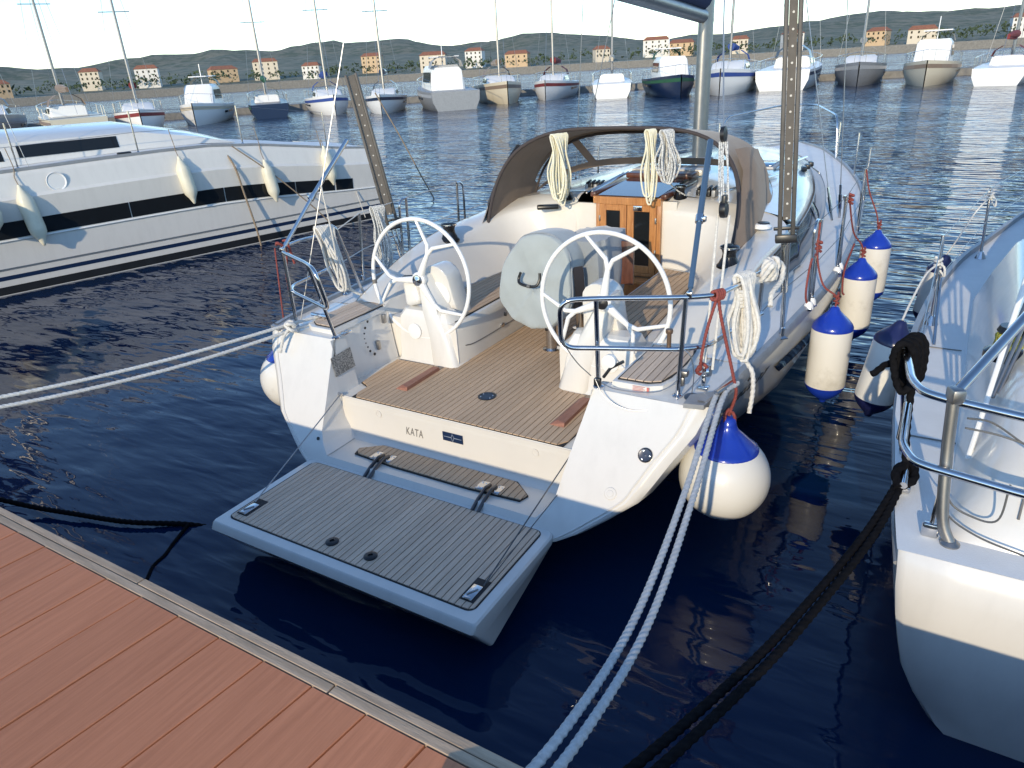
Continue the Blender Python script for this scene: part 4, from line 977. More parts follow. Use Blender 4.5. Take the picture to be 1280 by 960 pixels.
buoy('large round white buoy fender half hidden behind the port stern corner', (-1.665,.50,.565), .255, [(-1.665,.50,.95),(-1.655,.50,1.1),(-1.64,.53,1.58)])
b = MB()
P = V((1.585,.535,1.585))
for k in range(4): b.rope([P+V((.018*math.cos(t)+(k-1.5)*.008,.03*math.sin(t)*.3+(k-1.5)*.012,.022*math.sin(t))) for t in [j*1.05 for j in range(7)]],.008)
b.rope([P,(1.55,.50,1.4),(1.535,.48,1.25),(1.525,.52,1.17),(1.50,.53,1.16)],.008); b.rope([(1.525,.55,1.2),(1.50,.53,1.15),(1.53,.57,1.12),(1.55,.54,1.18),(1.51,.54,1.2)],.009)
tag(b.build('rope_hitch', RROPE), 'red line hitched round the bend of the right stern rail', 'rope')
b = MB(); b.rope([(-1.64,.55,1.60),(-1.60,.53,1.62),(-1.585,.58,1.56),(-1.60,.56,1.40),(-1.59,.55,1.30),(-1.58,.54,1.27)],.010); b.rope([(-1.62,.60,1.62),(-1.58,.60,1.61),(-1.565,.62,1.45)],.009)
tag(b.build('rope_hitch', RROPE), 'red line looped over the outer corner of the port stern rail', 'rope')

# ------------------------------------------------------------------ mooring lines
def line(label, pts, r, m_, group=None, name='mooring_rope', cat='rope'):
    b = MB(); b.rope(pts, r, smooth=10); o = b.build(name, m_); return tag(o, label, cat, group)
gr = 'pair of pale stern ropes at the right'
line('left rope of the pale pair running past the round buoy to the dock', [(1.655,.56,1.075),(1.64,.40,1.065),(1.725,-.30,.95),(1.815,-1.10,.93),(1.865,-1.75,1.08),(1.875,-2.32,1.29)], .0135, GROPE, gr)
line('right rope of the pale pair, the one nearer the round buoy', [(1.70,.62,1.08),(1.675,.42,1.065),(1.765,-.30,.945),(1.865,-1.10,.93),(1.912,-1.75,1.075),(1.925,-2.32,1.29)], .0135, GROPE, gr)
gl = 'pair of white stern ropes at the left'
line('upper one of the twin white lines from stern to dock at the left', [(-1.33,.62,1.07),(-1.40,.40,1.085),(-1.60,-.55,1.11),(-1.86,-1.45,1.18),(-2.20,-2.32,1.30)], .0115, WROPE, gl)
line('lower one of the twin white lines from the port quarter, with a knotted tail', [(-1.30,.62,1.065),(-1.36,.38,1.055),(-1.53,-.55,1.07),(-1.77,-1.45,1.15),(-2.10,-2.32,1.30)], .0115, WROPE, gl)
b = MB(); k = V((-1.36,.30,1.09))
b.rope([k+V((.035*math.cos(t*1.9),.03*math.sin(t*1.9),.03*math.sin(t*1.3))) for t in range(9)],.013); b.rope([k,k+V((-.02,-.06,-.06)),k+V((-.03,-.08,-.11)),k+V((-.04,-.10,-.17))],.011)
tag(b.build('rope_tail', WROPE), 'short knotted tail of white rope dangling from the twin lines at the port quarter', 'rope')
b = MB(); b.tube([(-1.32,.55,1.04),(-1.32,.55,1.10)],.016,8); b.tube([(-1.40,.55,1.10),(-1.24,.55,1.10)],.014,8); b.tube([(-1.28,.55,1.04),(-1.28,.55,1.10)],.016,8); b.build('mooring_cleat', STEEL, Y)
b = MB(); b.tube([(1.66,.50,1.04),(1.66,.50,1.09)],.016,8); b.tube([(1.64,.42,1.095),(1.68,.60,1.095)],.014,8); b.build('mooring_cleat', STEEL, Y)
line('black rope drooping from the dock edge into the dark water', [(-3.4,-2.0,1.1),(-3.15,-1.55,.40),(-2.75,-1.2,.09),(-2.30,-1.05,.045),(-1.88,-.93,.035),(-1.55,-.76,.015),(-1.40,-.67,-.02)], .017, KROPE)
line('second black rope end sinking away under the water surface by the dock', [(-1.50,-.735,.02),(-1.46,-.83,.008),(-1.42,-.91,.006),(-1.40,-.95,.002),(-1.36,-1.02,.003),(-1.33,-1.12,.0),(-1.25,-1.22,-.001),(-1.22,-1.30,-.006)], .011, KROPE)

# ------------------------------------------------------------------ rope coils
def coil(label, top, width, drop, n, r, m_, lean=(0,0), group='coiled ropes hung up on the yacht', wrap=None, seed=1, depth=.05):
    rnd = random.Random(seed); t = V(top); c = thing('rope_coil', label, 'rope', t-V((0,0,drop)), group)
    b = MB()
    for k in range(n):
        w2 = width*(.35+.65*rnd.random())/2; d = drop*(.80+.2*rnd.random()); off = (k-n/2)*depth/n; sx = rnd.uniform(-.2,.2)*width; ly = lean[1]
        dx = lean[0]
        P = [t+V((-.02+off*.5,off,.012)), t+V((.02+off*.5,off,.012)),
             t+V((w2*.55+sx*.3,off+ly*.2*d,-d*.25))+V((dx*.25*d,0,0)), t+V((w2+sx,off+ly*.55*d,-d*.62))+V((dx*.6*d,0,0)),
             t+V((w2*.55+sx,off+ly*d*.9,-d*.95))+V((dx*.95*d,0,0)), t+V((sx,off+ly*d,-d))+V((dx*d,0,0)), t+V((-w2*.6+sx,off+ly*d*.9,-d*.93))+V((dx*.95*d,0,0)),
             t+V((-w2+sx,off+ly*.55*d,-d*.6))+V((dx*.6*d,0,0)), t+V((-w2*.5+sx*.3,off+ly*.2*d,-d*.25))+V((dx*.25*d,0,0))]
        Q = cr(P,5,True); Q.append(Q[0]); b.tube(resample(Q,max(.018,r*2)),r,8,lobes=3,amp=.12,twist=2*math.pi/(r*14))
    b.build('rope_hank', m_, c)
    if wrap:
        b = MB()
        for k in range(wrap): b.tube([t+V((width*.22*math.cos(a),depth*.7*math.sin(a),-drop*.16-k*r*1.7+r*.6*a/6.28)) for a in [2*math.pi*j/14 for j in range(15)]],r,8)
        b.build('rope_wrap', m_, c)
    return c
coil('thick hank of white rope knotted over the bend of the starboard stern rail', (1.645,.82,1.605), .15, .42, 9, .0115, WROPE, (.15,-.30), wrap=5, seed=3, depth=.10)
b = MB(); t0 = V((1.715,1.10,1.60))
for k in range(6): b.rope([t0+V((.05*math.sin(a+k)*.6,(k-2.5)*.028+.03*math.cos(a*1.0)*.4,.05*math.sin(a)-.02)) for a in [j*.9 for j in range(8)]],.0135)
b.rope([t0+V((.0,.14,.0)),t0+V((.03,.20,-.05)),t0+V((.04,.14,-.12)),t0+V((.02,.02,-.16)),t0+V((.03,-.04,-.22))],.014)
tag(b.build('rope_bundle', WROPE), 'rounded bundle of white rope turns on top of the starboard rail bend', 'rope')
line('white rope end with taped tip dangling over the starboard topside', [(1.66,.80,1.30),(1.68,.86,1.12),(1.725,.84,1.06),(1.745,.80,.96),(1.742,.77,.84)], .0125, WROPE, name='rope_tail')
coil('frayed white rope coil draped over the port guard line behind the left wheel', (-1.52,.93,1.64), .16, .50, 9, .0095, WROPE, (.12,.12), seed=5, depth=.12)
line('cream rope trailing from the draped coil down to the port side deck', [(-1.50,.95,1.35),(-1.47,1.0,1.2),(-1.43,1.10,1.09),(-1.40,1.22,1.065),(-1.36,1.05,1.06),(-1.38,.88,1.062),(-1.36,.76,1.06)], .012, WROPE, name='rope_tail')
coil('grey white rope coil hanging from the guard line by the left gangplank', (-1.655,1.70,1.64), .13, .55, 9, .007, FROPE, (.02,.05), seed=8, depth=.10)
coil('long hank of yellow and white ropes hanging from the sprayhood left of the cabin door', (-.50,2.86,2.10), .20, .58, 12, .0075, YROPE, (.0,-.05), seed=11, depth=.14)
coil('hank of yellow ropes hanging from the sprayhood right of the cabin door', (.335,2.87,2.13), .13, .60, 6, .0075, YROPE, (.02,-.05), seed=13, depth=.08)
coil('hank of grey flecked ropes hanging from the sprayhood above the right cabin winch', (.47,2.87,2.13), .16, .40, 9, .008, FROPE, (.05,-.05), seed=17, depth=.10)
line('white halyard tail running from the hanging hank to the right cabin winch', [(.47,2.87,1.95),(.44,2.95,1.78),(.50,3.05,1.66),(.56,3.12,1.60)], .006, FROPE, name='rope_tail')
line('white sheet led round the left cabin winch and across the coachroof', [(-.50,2.86,1.60),(-.56,2.95,1.56),(-.60,3.05,1.57),(-.54,3.12,1.58),(-.46,3.05,1.56),(-.40,2.98,1.53),(-.52,2.93,1.50)], .006, WROPE, name='rope_tail')
line('thin white line hanging slack from the port guard line', [(-1.30,.75,2.0),(-1.36,.84,1.62),(-1.40,.88,1.40),(-1.42,.88,1.20)], .006, WROPE, name='rope_tail')

# ------------------------------------------------------------------ folded gangplanks stood upright by the shrouds
def gangplank(label, a, bq, wdir, wd):
    a, bq = V(a), V(bq); d = (bq-a).normalized(); wv = V(wdir); wv = (wv-d*wv.dot(d)).normalized(); nn = d.cross(wv)
    g = thing('gangplank', label, 'gangplank', a, 'folded gangplanks stood on the side decks')
    Ln = (bq-a).length
    for k, off in enumerate((-wd/2, wd/2)):
        b = MB(); M3 = Matrix((wv,nn,d)).transposed(); b.bbox(a+wv*off+d*Ln/2,(.024,.045,Ln),.006,M3); b.build('side_rail', mat('weathered_dark_aluminium',(.085,.08,.075),.55,.2,var=.3,scale=14), g)
    b = MB(); M3 = Matrix((wv,nn,d)).transposed(); b.box(a+d*(Ln/2+.05)+nn*.004,(wd-.03,.012,Ln-.12),M3); pl = b.build('tread_plate', mat('ribbed_grey_tread',(.11,.10,.09),.7,var=.2,scale=20), g, smooth=False)
    b = MB(); k = .12
    while k < Ln-.1: b.lathe([(.0065,0),(.0065,.004),(0,.004)], a+d*k+nn*(-.004), 10, Matrix((wv,-d,-nn)).transposed() if False else Matrix((wv,d,wv.cross(d))).transposed()); k += .085
    stuff(b.build('tread_studs', mat('pale_stud',(.5,.49,.46),.5), pl))
    b = MB(); b.bbox(a+d*.0,(wd+.05,.06,.05),.008,Matrix((wv,nn,d)).transposed()); b.bbox(a+d*.06+wv*.0,(wd+.07,.03,.02),.005,Matrix((wv,nn,d)).transposed()); b.build('end_bracket', BLACK, g)
    b = MB()
    for e in (-.018,.018): b.tube([a+wv*e, a-d*.33+wv*e*.6],.010,8)
    b.build('support_leg', STEEL, g)
gangplank('folded dark gangplank with a row of pale dots, upright on the right side deck', (1.705,1.53,1.66),(1.60,1.60,3.0),(1,.25,0),.074)
gangplank('folded grey gangplank leaning outward on the port side deck', (-1.775,2.01,1.42),(-2.03,2.0,2.70),(.8,.55,0),.088)

# ------------------------------------------------------------------ the boat on the right
def right_boat():
    R = thing('neighbour_yacht', 'white yacht at the right edge with a black rope coil on its stainless stern rail', 'sailboat', (3.9,0,0))
    G = [(-.35,2.565),(-.2,2.545),(.32,2.50),(1.02,2.445),(1.63,2.432),(2.51,2.47),(3.25,2.537),(4.18,2.678),(4.84,2.843),(5.81,3.078),(6.35,3.22),(8.0,3.72),(9.6,4.3),(10.3,4.62)]
    XC = 4.65; ZD = .95
    def gx(y): return smooth_tab(G,y)
    ks = [(ZD,0),(.8,.015),(.6,.045),(.4,.09),(.2,.16),(0,.27),(-.2,.45),(-.4,.9)]
    st = [(-.35,ZD),(-.385,.90),(-.40,.80),(-.36,.5),(-.28,.2),(-.2,-.1),(-.12,-.4)]
    yst = lambda z: lerp_tab(sorted((q[1],q[0]) for q in st), z)
    ks = [(.95,0),(.90,.006),(.8,.015),(.65,.036),(.5,.067),(.35,.10),(.2,.16),(.05,.24),(-.1,.36),(-.2,.45),(-.4,.9)]
    b = MB(); ysr = [-.35,-.30,-.1,.3,.8,1.4,2,2.8,3.6,4.4,5.2,6,7,8,9,9.8,10.3]
    for s in (1,-1):
        b.grid([[V((XC-s*max(0,XC-gx(y)-o_*min(1,(XC-gx(y))/1.2)), (yst(z)+.03 if y < -.34 else max(y,yst(z)+.05)), z)) for z,o_ in ks] for y in ysr])
    # stern: rounded band then sloping transom
    st = [(yst(q[0]),q[0]) for q in ks]
    K2 = sorted(ks)
    def off(z): return lerp_tab(K2, z)
    b.grid([[V((XC+math.copysign(1,-t)*(abs(t)*(XC-gx(-.35)-off(z))), y+.03*(abs(t)>.99), z)) for t in (1,.985,.9,.5,.001,-.5,-.9,-.985,-1)] for j,(y,z) in enumerate(st)])
    b.build('hull', GEL, R, ang=45)
    b = MB(); b.tube([(gx(y)+.004,y,.88) for y in [-.34+.25*i for i in range(43)]],.009,8); b.build('hull_seam', GREYAL, R)
    b = MB(); rows = []
    for i in range(46):
        y = -.33+i*10.5/45; rows.append([V((gx(y)-.003,y,ZD-.03)),V((gx(y)-.004,y,ZD+.045)),V((gx(y)+.03,y,ZD+.045)),V((gx(y)+.036,y,ZD))])
    b.grid(rows[9:]); b.build('toe_rail', GREYAL, R)
    b = MB(); b.grid([[V((gx(y)-.002,y,ZD+.001)),V((gx(y)+.22,y,ZD+.002)),V((2*XC-gx(y)+.002,y,ZD+.001))] for y in [-.352]+ysr]); b.build('deck', GEL2, R)
    for y in (.62,1.9): b = MB(); b.box((2.62,y,ZD+.006),(.22,.008,.004)); b.build('deck_seam', GINK, R, smooth=False)
    # cockpit coaming: sloping aft end, rounded top
    b = MB(); rows = []
    C_ = [(-.20,.0),(-.17,.06),(-.02,.20),(.25,.33),(.7,.42),(1.3,.46),(2.2,.47),(3.0,.50)]
    for y,h in C_:
        x0 = 2.72+.02*y; rows.append([V((x0,y,ZD)),V((x0+.03+.10*h,y,ZD+h*.45)),V((x0+.10+.16*h,y,ZD+h*.88)),V((x0+.19+.12*h,y+.0,ZD+h)),V((x0+.40,y,ZD+h)),V((x0+.47,y,ZD+h-.03)),V((x0+.49,y,ZD-.2))])
    b.grid(rows); b.build('coaming', GEL, R, ang=40)
    b = MB(); b.tube(cr([(2.93,-.13,1.06),(2.95,.05,1.22),(2.97,.35,1.34)],5),.004,6); b.build('coaming_seam', GINK, R)
    # cabin side further forward
    b = MB(); rows = []
    for y,h,x0 in ((3.0,.42,2.95),(3.4,.46,2.97),(5,.46,3.2),(6.5,.42,3.6),(8,.3,4.1)):
        rows.append([V((x0,y,ZD)),V((x0+.06,y,ZD+h*.85)),V((x0+.2,y,ZD+h)),V((XC,y,ZD+h+.1)),V((2*XC-x0-.2,y,ZD+h)),V((2*XC-x0,y,ZD))])
    b.grid(rows); b.build('coachroof', GEL, R, ang=40)
    # winch with yellow rope
    b = MB(); b.lathe([(.095,0),(.095,.03),(.075,.045),(.05,.05)],(2.865,.93,1.30),28); b.lathe([(.05,.12),(.06,.135),(.05,.16),(0,.16)],(2.865,.93,1.30),28); w_ = b.build('sheet_winch', WINCH, R)
    b = MB(); b.lathe([(.052,.05),(.062,.06),(.058,.09),(.062,.11),(.052,.125)],(2.865,.93,1.30),28); b.build('rope_turns', mat('yellow_flecked_rope',(.55,.48,.05),.85,col2=(.10,.11,.03),scale=120,lo=.45,hi=.55), w_)
    # stern rail
    P = [(2.455,.36,1.50),(2.50,.0,1.50),(2.545,-.10,1.50),(2.62,-.135,1.50),(2.90,-.20,1.50),(3.6,-.25,1.50)]
    b = MB(); b.tube(fillet(P,.07,6),.0165,12); rl = b.build('pushpit_rail', STEEL, R)
    P = [(2.50,.36,1.06),(2.503,.30,1.28),(2.512,-.08,1.25),(2.56,-.19,1.25),(2.62,-.215,1.25),(2.92,-.28,1.25),(3.6,-.3,1.25)]
    b = MB(); b.tube(fillet(P,.06,6),.0165,12); b.build('lower_rail', STEEL, rl)
    b = MB(); b.tube(cr([(2.645,-.15,1.50),(2.66,-.17,1.30),(2.69,-.215,1.05),(2.73,-.235,.955)],5),.021,12); b.lathe([(.035,0),(.035,.008),(.02,.02)],(2.73,-.235,.95),16); b.build('rail_post', DSTEEL, rl)
    b = MB(); b.tube([(2.455,.36,1.5),(2.52,.42,.955)],.0135,10); b.build('rail_post', STEEL, rl)
    # arch strut with clamp
    b = MB(); b.tube([(2.645,-.15,1.53),(3.02,.62,1.92),(3.5,1.55,2.4)],.019,12); ar = b.build('arch_strut', STEEL, R)
    b = MB(); b.bbox((2.648,-.145,1.525),(.05,.06,.06),.012,Matrix.Rotation(.5,3,'Z')); b.build('strut_clamp', DSTEEL, ar)
    b = MB(); b.tube([(2.765,.30,1.05),(2.95,1.35,2.3),(3.1,2.2,3.4)],.011,8); b.build('white_stay', WHITE, R)
    for k in range(3): b = MB(); b.tube([(2.80+.025*k,.55+.06*k,1.22),(3.02+.05*k,1.45+.05*k,2.1),(3.2+.06*k,2.2,2.8)],.009,8); b.build('stay_tube', DSTEEL, R)
    b = MB(); rows = []
    for i in range(8):
        t = i/7; rows.append([V((3.02+.25*t+.05*math.sin(t*5+k),1.05+.75*t+k*.04,1.42+.55*t+.10*k+.02*math.sin(k*3))) for k in range(5)])
    b.grid(rows); b.build('folded_canvas', NAVYC, R, ang=80)
    for x,y in ((2.545,2.36),(2.825,4.29),(3.3,6.3)):
        b = MB(); t = V((x-.03,y+.02,ZD+.60)); b.tube([(x,y,ZD),t],.0115,10); b.lathe([(.045,0),(.03,.03),(.016,.06)],(x,y,ZD),14); b.build('stanchion', STEEL, R)
    b = MB(); b.tube([(2.58,1.95,ZD),(2.545,2.36,ZD+.35)],.0095,8); b.build('stanchion_brace', STEEL, R)
    b = MB(); b.tube([(2.50,.34,1.48),(2.515,2.38,1.54),(2.795,4.31,1.54),(3.27,6.32,1.54)],.003,6); b.tube([(2.50,.34,1.25),(2.53,2.37,1.26),(2.81,4.3,1.26),(3.29,6.3,1.26)],.003,6); b.build('lifeline', WIRE, R)
    b = MB(); b.bbox((2.545,.12,ZD+.02),(.06,.12,.03),.008); b.tube([(2.545,.02,ZD+.065),(2.545,.22,ZD+.065)],.016,10); b.tube([(2.545,.09,ZD+.02),(2.545,.09,ZD+.065)],.014,8); b.tube([(2.545,.15,ZD+.02),(2.545,.15,ZD+.065)],.014,8); b.build('mooring_cleat', STEEL, R)
    b = MB(); b.bbox((2.66,-.21,ZD+.03),(.06,.03,.06),.01); b.tube([(2.66,-.21,ZD+.03),(2.665,-.19,1.16)],.008,8); b.build('chain_plate', STEEL, R)
    for P in ([(2.665,-.18,1.27),(2.70,-.16,1.10),(2.78,-.18,1.06),(2.86,-.2,1.08),(2.87,-.19,1.23)],[(2.665,-.18,1.25),(2.69,-.2,1.08),(2.80,-.24,1.02),(3.0,-.27,.99)],[(2.70,-.14,1.44),(2.78,-.1,1.42),(2.88,-.12,1.37),(2.97,-.15,1.33)],[(2.70,-.14,1.40),(2.80,-.12,1.385),(2.90,-.12,1.365)]):
        b = MB(); b.tube(cr(P,8),.004,6); b.build('control_line', DWIRE, R)
    b = MB(); b.tube([(4.65,5.5,1.0),(4.65,5.5,14)],.09,16); b.build('mast', DSTEEL, R)
right_boat()
f = fender('white fender with dark blue ends hanging from the right-hand yacht beside the black coil', 2.29,1.84,.49,1.07,.122,(2.30,2.0,1.1),[(2.385,1.86,1.12),(2.41,2.0,1.20),(2.46,2.22,1.32),(2.515,2.36,1.36)],'fenders of the right-hand yacht',cap=NAVYCAP,tilt=Matrix.Rotation(.15,3,'Y')@Matrix.Rotation(-.03,3,'X'),loop=False)
f = fender('fender with dark blue top peeping over the rail of the right-hand yacht between two stanchions', 2.50,4.20,.36,.93,.12,(2.40,3.5,.98),[(2.565,4.2,.97),(2.62,4.2,1.1),(2.72,4.25,1.35),(2.80,4.28,1.47)],'fenders of the right-hand yacht',cap=NAVYCAP,tilt=Matrix.Rotation(.12,3,'Y'),loop=False)
for p,l in (((2.515,2.365,1.37),'white line knotted on the near stanchion of the right-hand yacht'),((2.80,4.29,1.48),'white line bow tied on the far stanchion of the right-hand yacht')):
    b = MB(); p = V(p); b.rope([p+V((.025*math.cos(t*2.2),.025*math.sin(t*2.2),-.03+.009*t)) for t in range(8)],.008); b.rope([p,p+V((.04,-.03,-.02)),p+V((.05,-.02,-.08)),p+V((.02,0,-.05))],.007); tag(b.build('rope_knot', WROPE), l, 'rope', 'white knots on the right-hand stanchions')
# thick black rope: coil over the rail and the stern line
c = thing('rope_coil', 'thick black rope coil slung over the corner of the right-hand stern rail', 'rope', (2.47,.34,1.5))
b = MB()
for k in range(4):
    o = V((2.452+.012*k,.33+.040*(k-1.5),1.50)); b.rope([o+V((-.030,0,-.05)),o+V((-.036,0,-.01)),o+V((-.02,0,.04)),o+V((.015,0,.044)),o+V((.04,0,.0)),o+V((.046,-.01,-.08)),o+V((.042,-.02,-.14)),o+V((.018,-.02,-.165)),o+V((-.01,-.01,-.12)),o+V((-.030,0,-.05))],.0145)
b.build('rope_hank', KROPE, c)
b = MB(); b.rope([(2.44,.36,1.44),(2.41,.38,1.41),(2.385,.36,1.40),(2.365,.33,1.385),(2.345,.31,1.37)],.0145); b.build('rope_tail', KROPE, c)
b = MB(); b.rope([(2.505,.32,1.36),(2.515,.25,1.2),(2.535,.18,1.06),(2.55,.14,1.0)],.015); b.build('rope_lead', KROPE, c)
b = MB()
b.rope([(2.53,.02,1.0),(2.51,.10,1.03),(2.56,.2,1.03),(2.58,.12,1.0),(2.53,.06,.99),(2.515,.16,1.02),(2.57,.22,1.0)],.018)
b.build('cleat_turns', KROPE, c)
for k,(dx,l) in enumerate(((0,'black mooring rope from the right-hand yacht slanting down to the water at the bottom'),(.05,'second black mooring rope lying close beside the first from the right-hand yacht'))):
    line(l, [(2.53+dx*.3,.10,1.0),(2.45+dx*.6,-.25,.93),(2.335+dx*.7,-.68,.90),(2.205+dx*.8,-1.15,.91),(2.02+dx,-1.8,1.02),(1.9+dx,-2.3,1.24)], .0145, KROPE, 'black mooring ropes of the right-hand yacht')

# ------------------------------------------------------------------ the long white boat on the left
def left_boat():
    O = V((-9.16,1.7,0)); D = V((.2700,.9629,0)).normalized(); Nn = V((D.y,-D.x,0))
    L = thing('moored_yacht', 'long white yacht on the left with a dark window band along its topside', 'yacht', O-Nn*1.5)
    def W(s, n, z): return O+D*s+Nn*n+V((0,0,z))
    S0, S1 = -4.5, 6.72
    prof = [(-.5,-.5),(-.06,-.1),(0,.0),(.012,.10),(.02,.20),(.03,.36),(.075,.40),(.10,.80),(.12,1.04),(.145,1.32),(.10,1.36),(.05,1.60),(.04,1.64),(.0,1.68)]
    ss = [S0+(S1-S0)*i/14 for i in range(15)]
    def fz(s): return 1-.025*sst(0,7,s)
    b = MB(); rows = []
    for s in ss:
        rows.append([W(s, n-(.0 if s < S1-.1 else .0), z*(1+.035*sst(-1,3,s)-.24*sst(3.2,7.2,s) if z > .5 else 1)) for n,z in prof])
    b.grid(rows)
    end = rows[-1]; e2 = [p+D*.10-Nn*.18 for p in end]; e3 = [p-Nn*(3.6)+D*.12 for p in end]
    b.grid([end,e2,e3]); b.build('hull', GEL, L, ang=35)
    zf = lambda s, z: z*(1+.035*sst(-1,3,s)-.24*sst(3.2,7.2,s))
    def strip(name, z0, z1, m_, s0, s1, off=.004, rel=False):
        b = MB(); n = 16; P = sorted(prof, key=lambda q: q[1])
        def nat(z):
            return lerp_tab([(q[1],q[0]) for q in prof], z)
        g = [[W(s0+(s1-s0)*i/n, nat(z)+off, zf(s0+(s1-s0)*i/n, z) if z > .5 else z) for z in (z0,(z0+z1)/2,z1)] for i in range(n+1)]
        b.grid(g); return b.build(name, m_, L, smooth=False)
    strip('antifouling', -.08, .135, ANTI, S0, S1)
    strip('boot_stripe', .225, .285, NAVY, S0, S1)
    for a, c in ((-3.5,-1.25),(-1.235,.62),(.632,2.02),(2.032,3.55),(3.562,4.86),(4.872,5.66),(5.69,6.06)): strip('window', .80, 1.03, DGLASS, a, c, .006)
    b = MB(); b.tube([W(s,.112,zf(s,.775)) for s in ss],.012,6); b.build('rubbing_strake', WHITE, L)
    # deck, toe rail, coachroof
    b = MB(); b.grid([[W(s,0,zf(s,1.675)),W(s,-1.8,zf(s,1.74)),W(s,-3.6,zf(s,1.675))] for s in ss]); b.build('deck', GEL2, L)
    b = MB(); rows = [[W(s,.02,zf(s,1.67)),W(s,.02,zf(s,1.70)+.01),W(s,-.03,zf(s,1.70)+.01),W(s,-.03,zf(s,1.67))] for s in ss]; b.grid(rows); b.build('toe_rail', GREYAL, L)
    b = MB(); rows = []
    for s,h in ((-3.4,.05),(-3.0,.34),(-1.4,.42),(.2,.42),(.6,.40),(2.6,.34),(3.6,.14),(4.2,.02)):
        z = zf(s,1.70); rows.append([W(s,-.55,z),W(s,-.62,z+h*.8),W(s,-.80,z+h),W(s,-1.8,z+h+.08),W(s,-2.8,z+h),W(s,-3.05,z)])
    b.grid(rows); b.build('coachroof', GEL, L, ang=35)
    for a, c in ((-2.6,-.9),(-.7,.7),(.9,2.3)):
        b = MB(); b.grid([[W(a+(c-a)*t,-.575+.0-.045*q+.014,zf(a,1.70)+.10+.17*q) for q in (0,1)] for t in (0,.5,1)]); b.build('cabin_window', DGLASS, L, smooth=False)
    tops = []
    for s in (-2.6,-.9,.75,2.4,4.1,5.7):
        b = MB(); p = W(s,-.02,zf(s,1.69)); b.tube([p,p+V((0,0,.62))],.0125,8); b.lathe([(.03,0),(.03,.01),(.016,.03)],p,10); b.build('stanchion', STEEL, L); tops.append(p+V((0,0,.61)))
    for fr in (0,-.30): b = MB(); b.tube([p+V((0,0,fr)) for p in tops],.004,6); b.build('lifeline', WIRE, L)
    b = MB(); p = W(.35,-.04,zf(.35,1.68)); b.bbox(p+V((0,0,.03)),(.10,.20,.05),.02,Matrix.Rotation(-.27,3,'Z')); b.build('deck_fairlead', BLACK, L); b = MB(); p = W(2.2,-.05,zf(2.2,1.68)); b.bbox(p+V((0,0,.03)),(.10,.20,.05),.02,Matrix.Rotation(-.27,3,'Z')); b.build('deck_fairlead', BLACK, L)
    b = MB(); p = W(1.15,.085,1.50); b.lathe([(.0,.0),(.10,.0),(.11,.012),(.13,.02),(.135,.012)],p,20,Matrix(((Nn.x,D.x,0),(Nn.y,D.y,0),(0,0,1))).to_3x3() @ Matrix.Rotation(math.pi/2,3,'Y') @ Matrix.Scale(1.0,3)); hw = b.build('hawse_fitting', WHITE, L); b = MB(); b.lathe([(0,.004),(.112,.004)],p,20,Matrix(((Nn.x,D.x,0),(Nn.y,D.y,0),(0,0,1))).to_3x3() @ Matrix.Rotation(math.pi/2,3,'Y')); b.build('hawse_painted_shade', mat('painted_recess_shade',(.10,.17,.26),.3), hw)  # blue-grey disc paints the shade inside the hawse recess
    b = MB(); p = W(-.1,-1.8,2.1); b.tube([p,p+V((0,0,12))],.10,16); b.build('mast', DSTEEL, L)
    b = MB(); p = W(-.2,-1.8,3.5); b.tube([p,W(-4,-1.8,3.55)],.08,12); b.build('boom', DSTEEL, L)
    b = MB(); rows = []
    for i in range(12):
        t = i/11; q = W(-.3-3.6*t,-1.8,3.72); h = .2*(1-.4*t); rows.append([q+Nn*(.16*(1-.3*t)*math.cos(a))+V((0,0,h*math.sin(a)+.02*math.sin(i*2))) for a in [2*math.pi*k/14 for k in range(14)]])
    b.grid(rows,True); b.build('sail_cover', NAVYC, L, ang=70)
    for s_, n_ in ((-.1,.0),(.9,-.05),(-1.2,-.05)): b = MB(); b.tube([W(s_,n_-.05,zf(s_,1.68)),W(-.1,-1.8,12.5)],.005,6); b.build('shroud', WIRE, L)
    return W, zf
LW, LZ = left_boat()
gf = 'slim cream fenders hung along the left yacht'
def slim(label, s, zt, zb, r=.105):
    n = .24; p = LW(s,n,zb); f = thing('slim_fender', label, 'fender', p, gf); L_ = zt-zb; b = MB()
    tl = Matrix.Rotation(-.16,3,'Y')@Matrix.Rotation(.02,3,'X')
    b.lathe([(0,-.01),(.02,0),(.03,.03),(r*.55,L_*.13),(r*.93,L_*.22),(r,L_*.3),(r,L_*.72),(r*.93,L_*.80),(r*.5,L_*.92),(.03,L_*.98),(.022,L_+.03),(0,L_+.03)], p, 24, tl); b.build('fender_body', OLDV, f, ang=60)
    t = p+tl@V((0,0,L_+.02)); b = MB(); b.rope([t,t+V((-.04,.0,.12)),LW(s-.03,.02,LZ(s,1.72)),LW(s-.05,-.02,LZ(s,1.69)+.3)],.006); b.build('fender_line', BROPE, f)
slim('slim cream fender nearest the left edge on the left yacht', .72,1.50,.66,.115)
slim('slim cream fender on the left yacht to the left of the hanging brown rope', 2.98,1.62,.90)
slim('slim cream fender on the left yacht between the brown rope and the bright tube', 4.40,1.40,.70)
slim('slim cream fender farthest along the left yacht, behind the bright tube', 5.58,1.50,.82)
p = LW(.08,.38,1.18); f = thing('ball_fender', 'round cream fender at the very left edge against the left yacht', 'fender', p-V((0,0,.25)), None)
b = MB(); b.lathe([(0,-.25),(.10,-.23),(.2,-.14),(.245,0),(.21,.13),(.12,.23),(.05,.28),(.04,.33),(0,.33)], p, 32, Matrix.Rotation(-.5,3,'Y')); b.build('fender_body', OLDV, f, ang=60)
b = MB(); b.rope([p+V((-.15,0,.28)),LW(.03,.0,1.75)],.007); b.build('fender_line', BROPE, f)
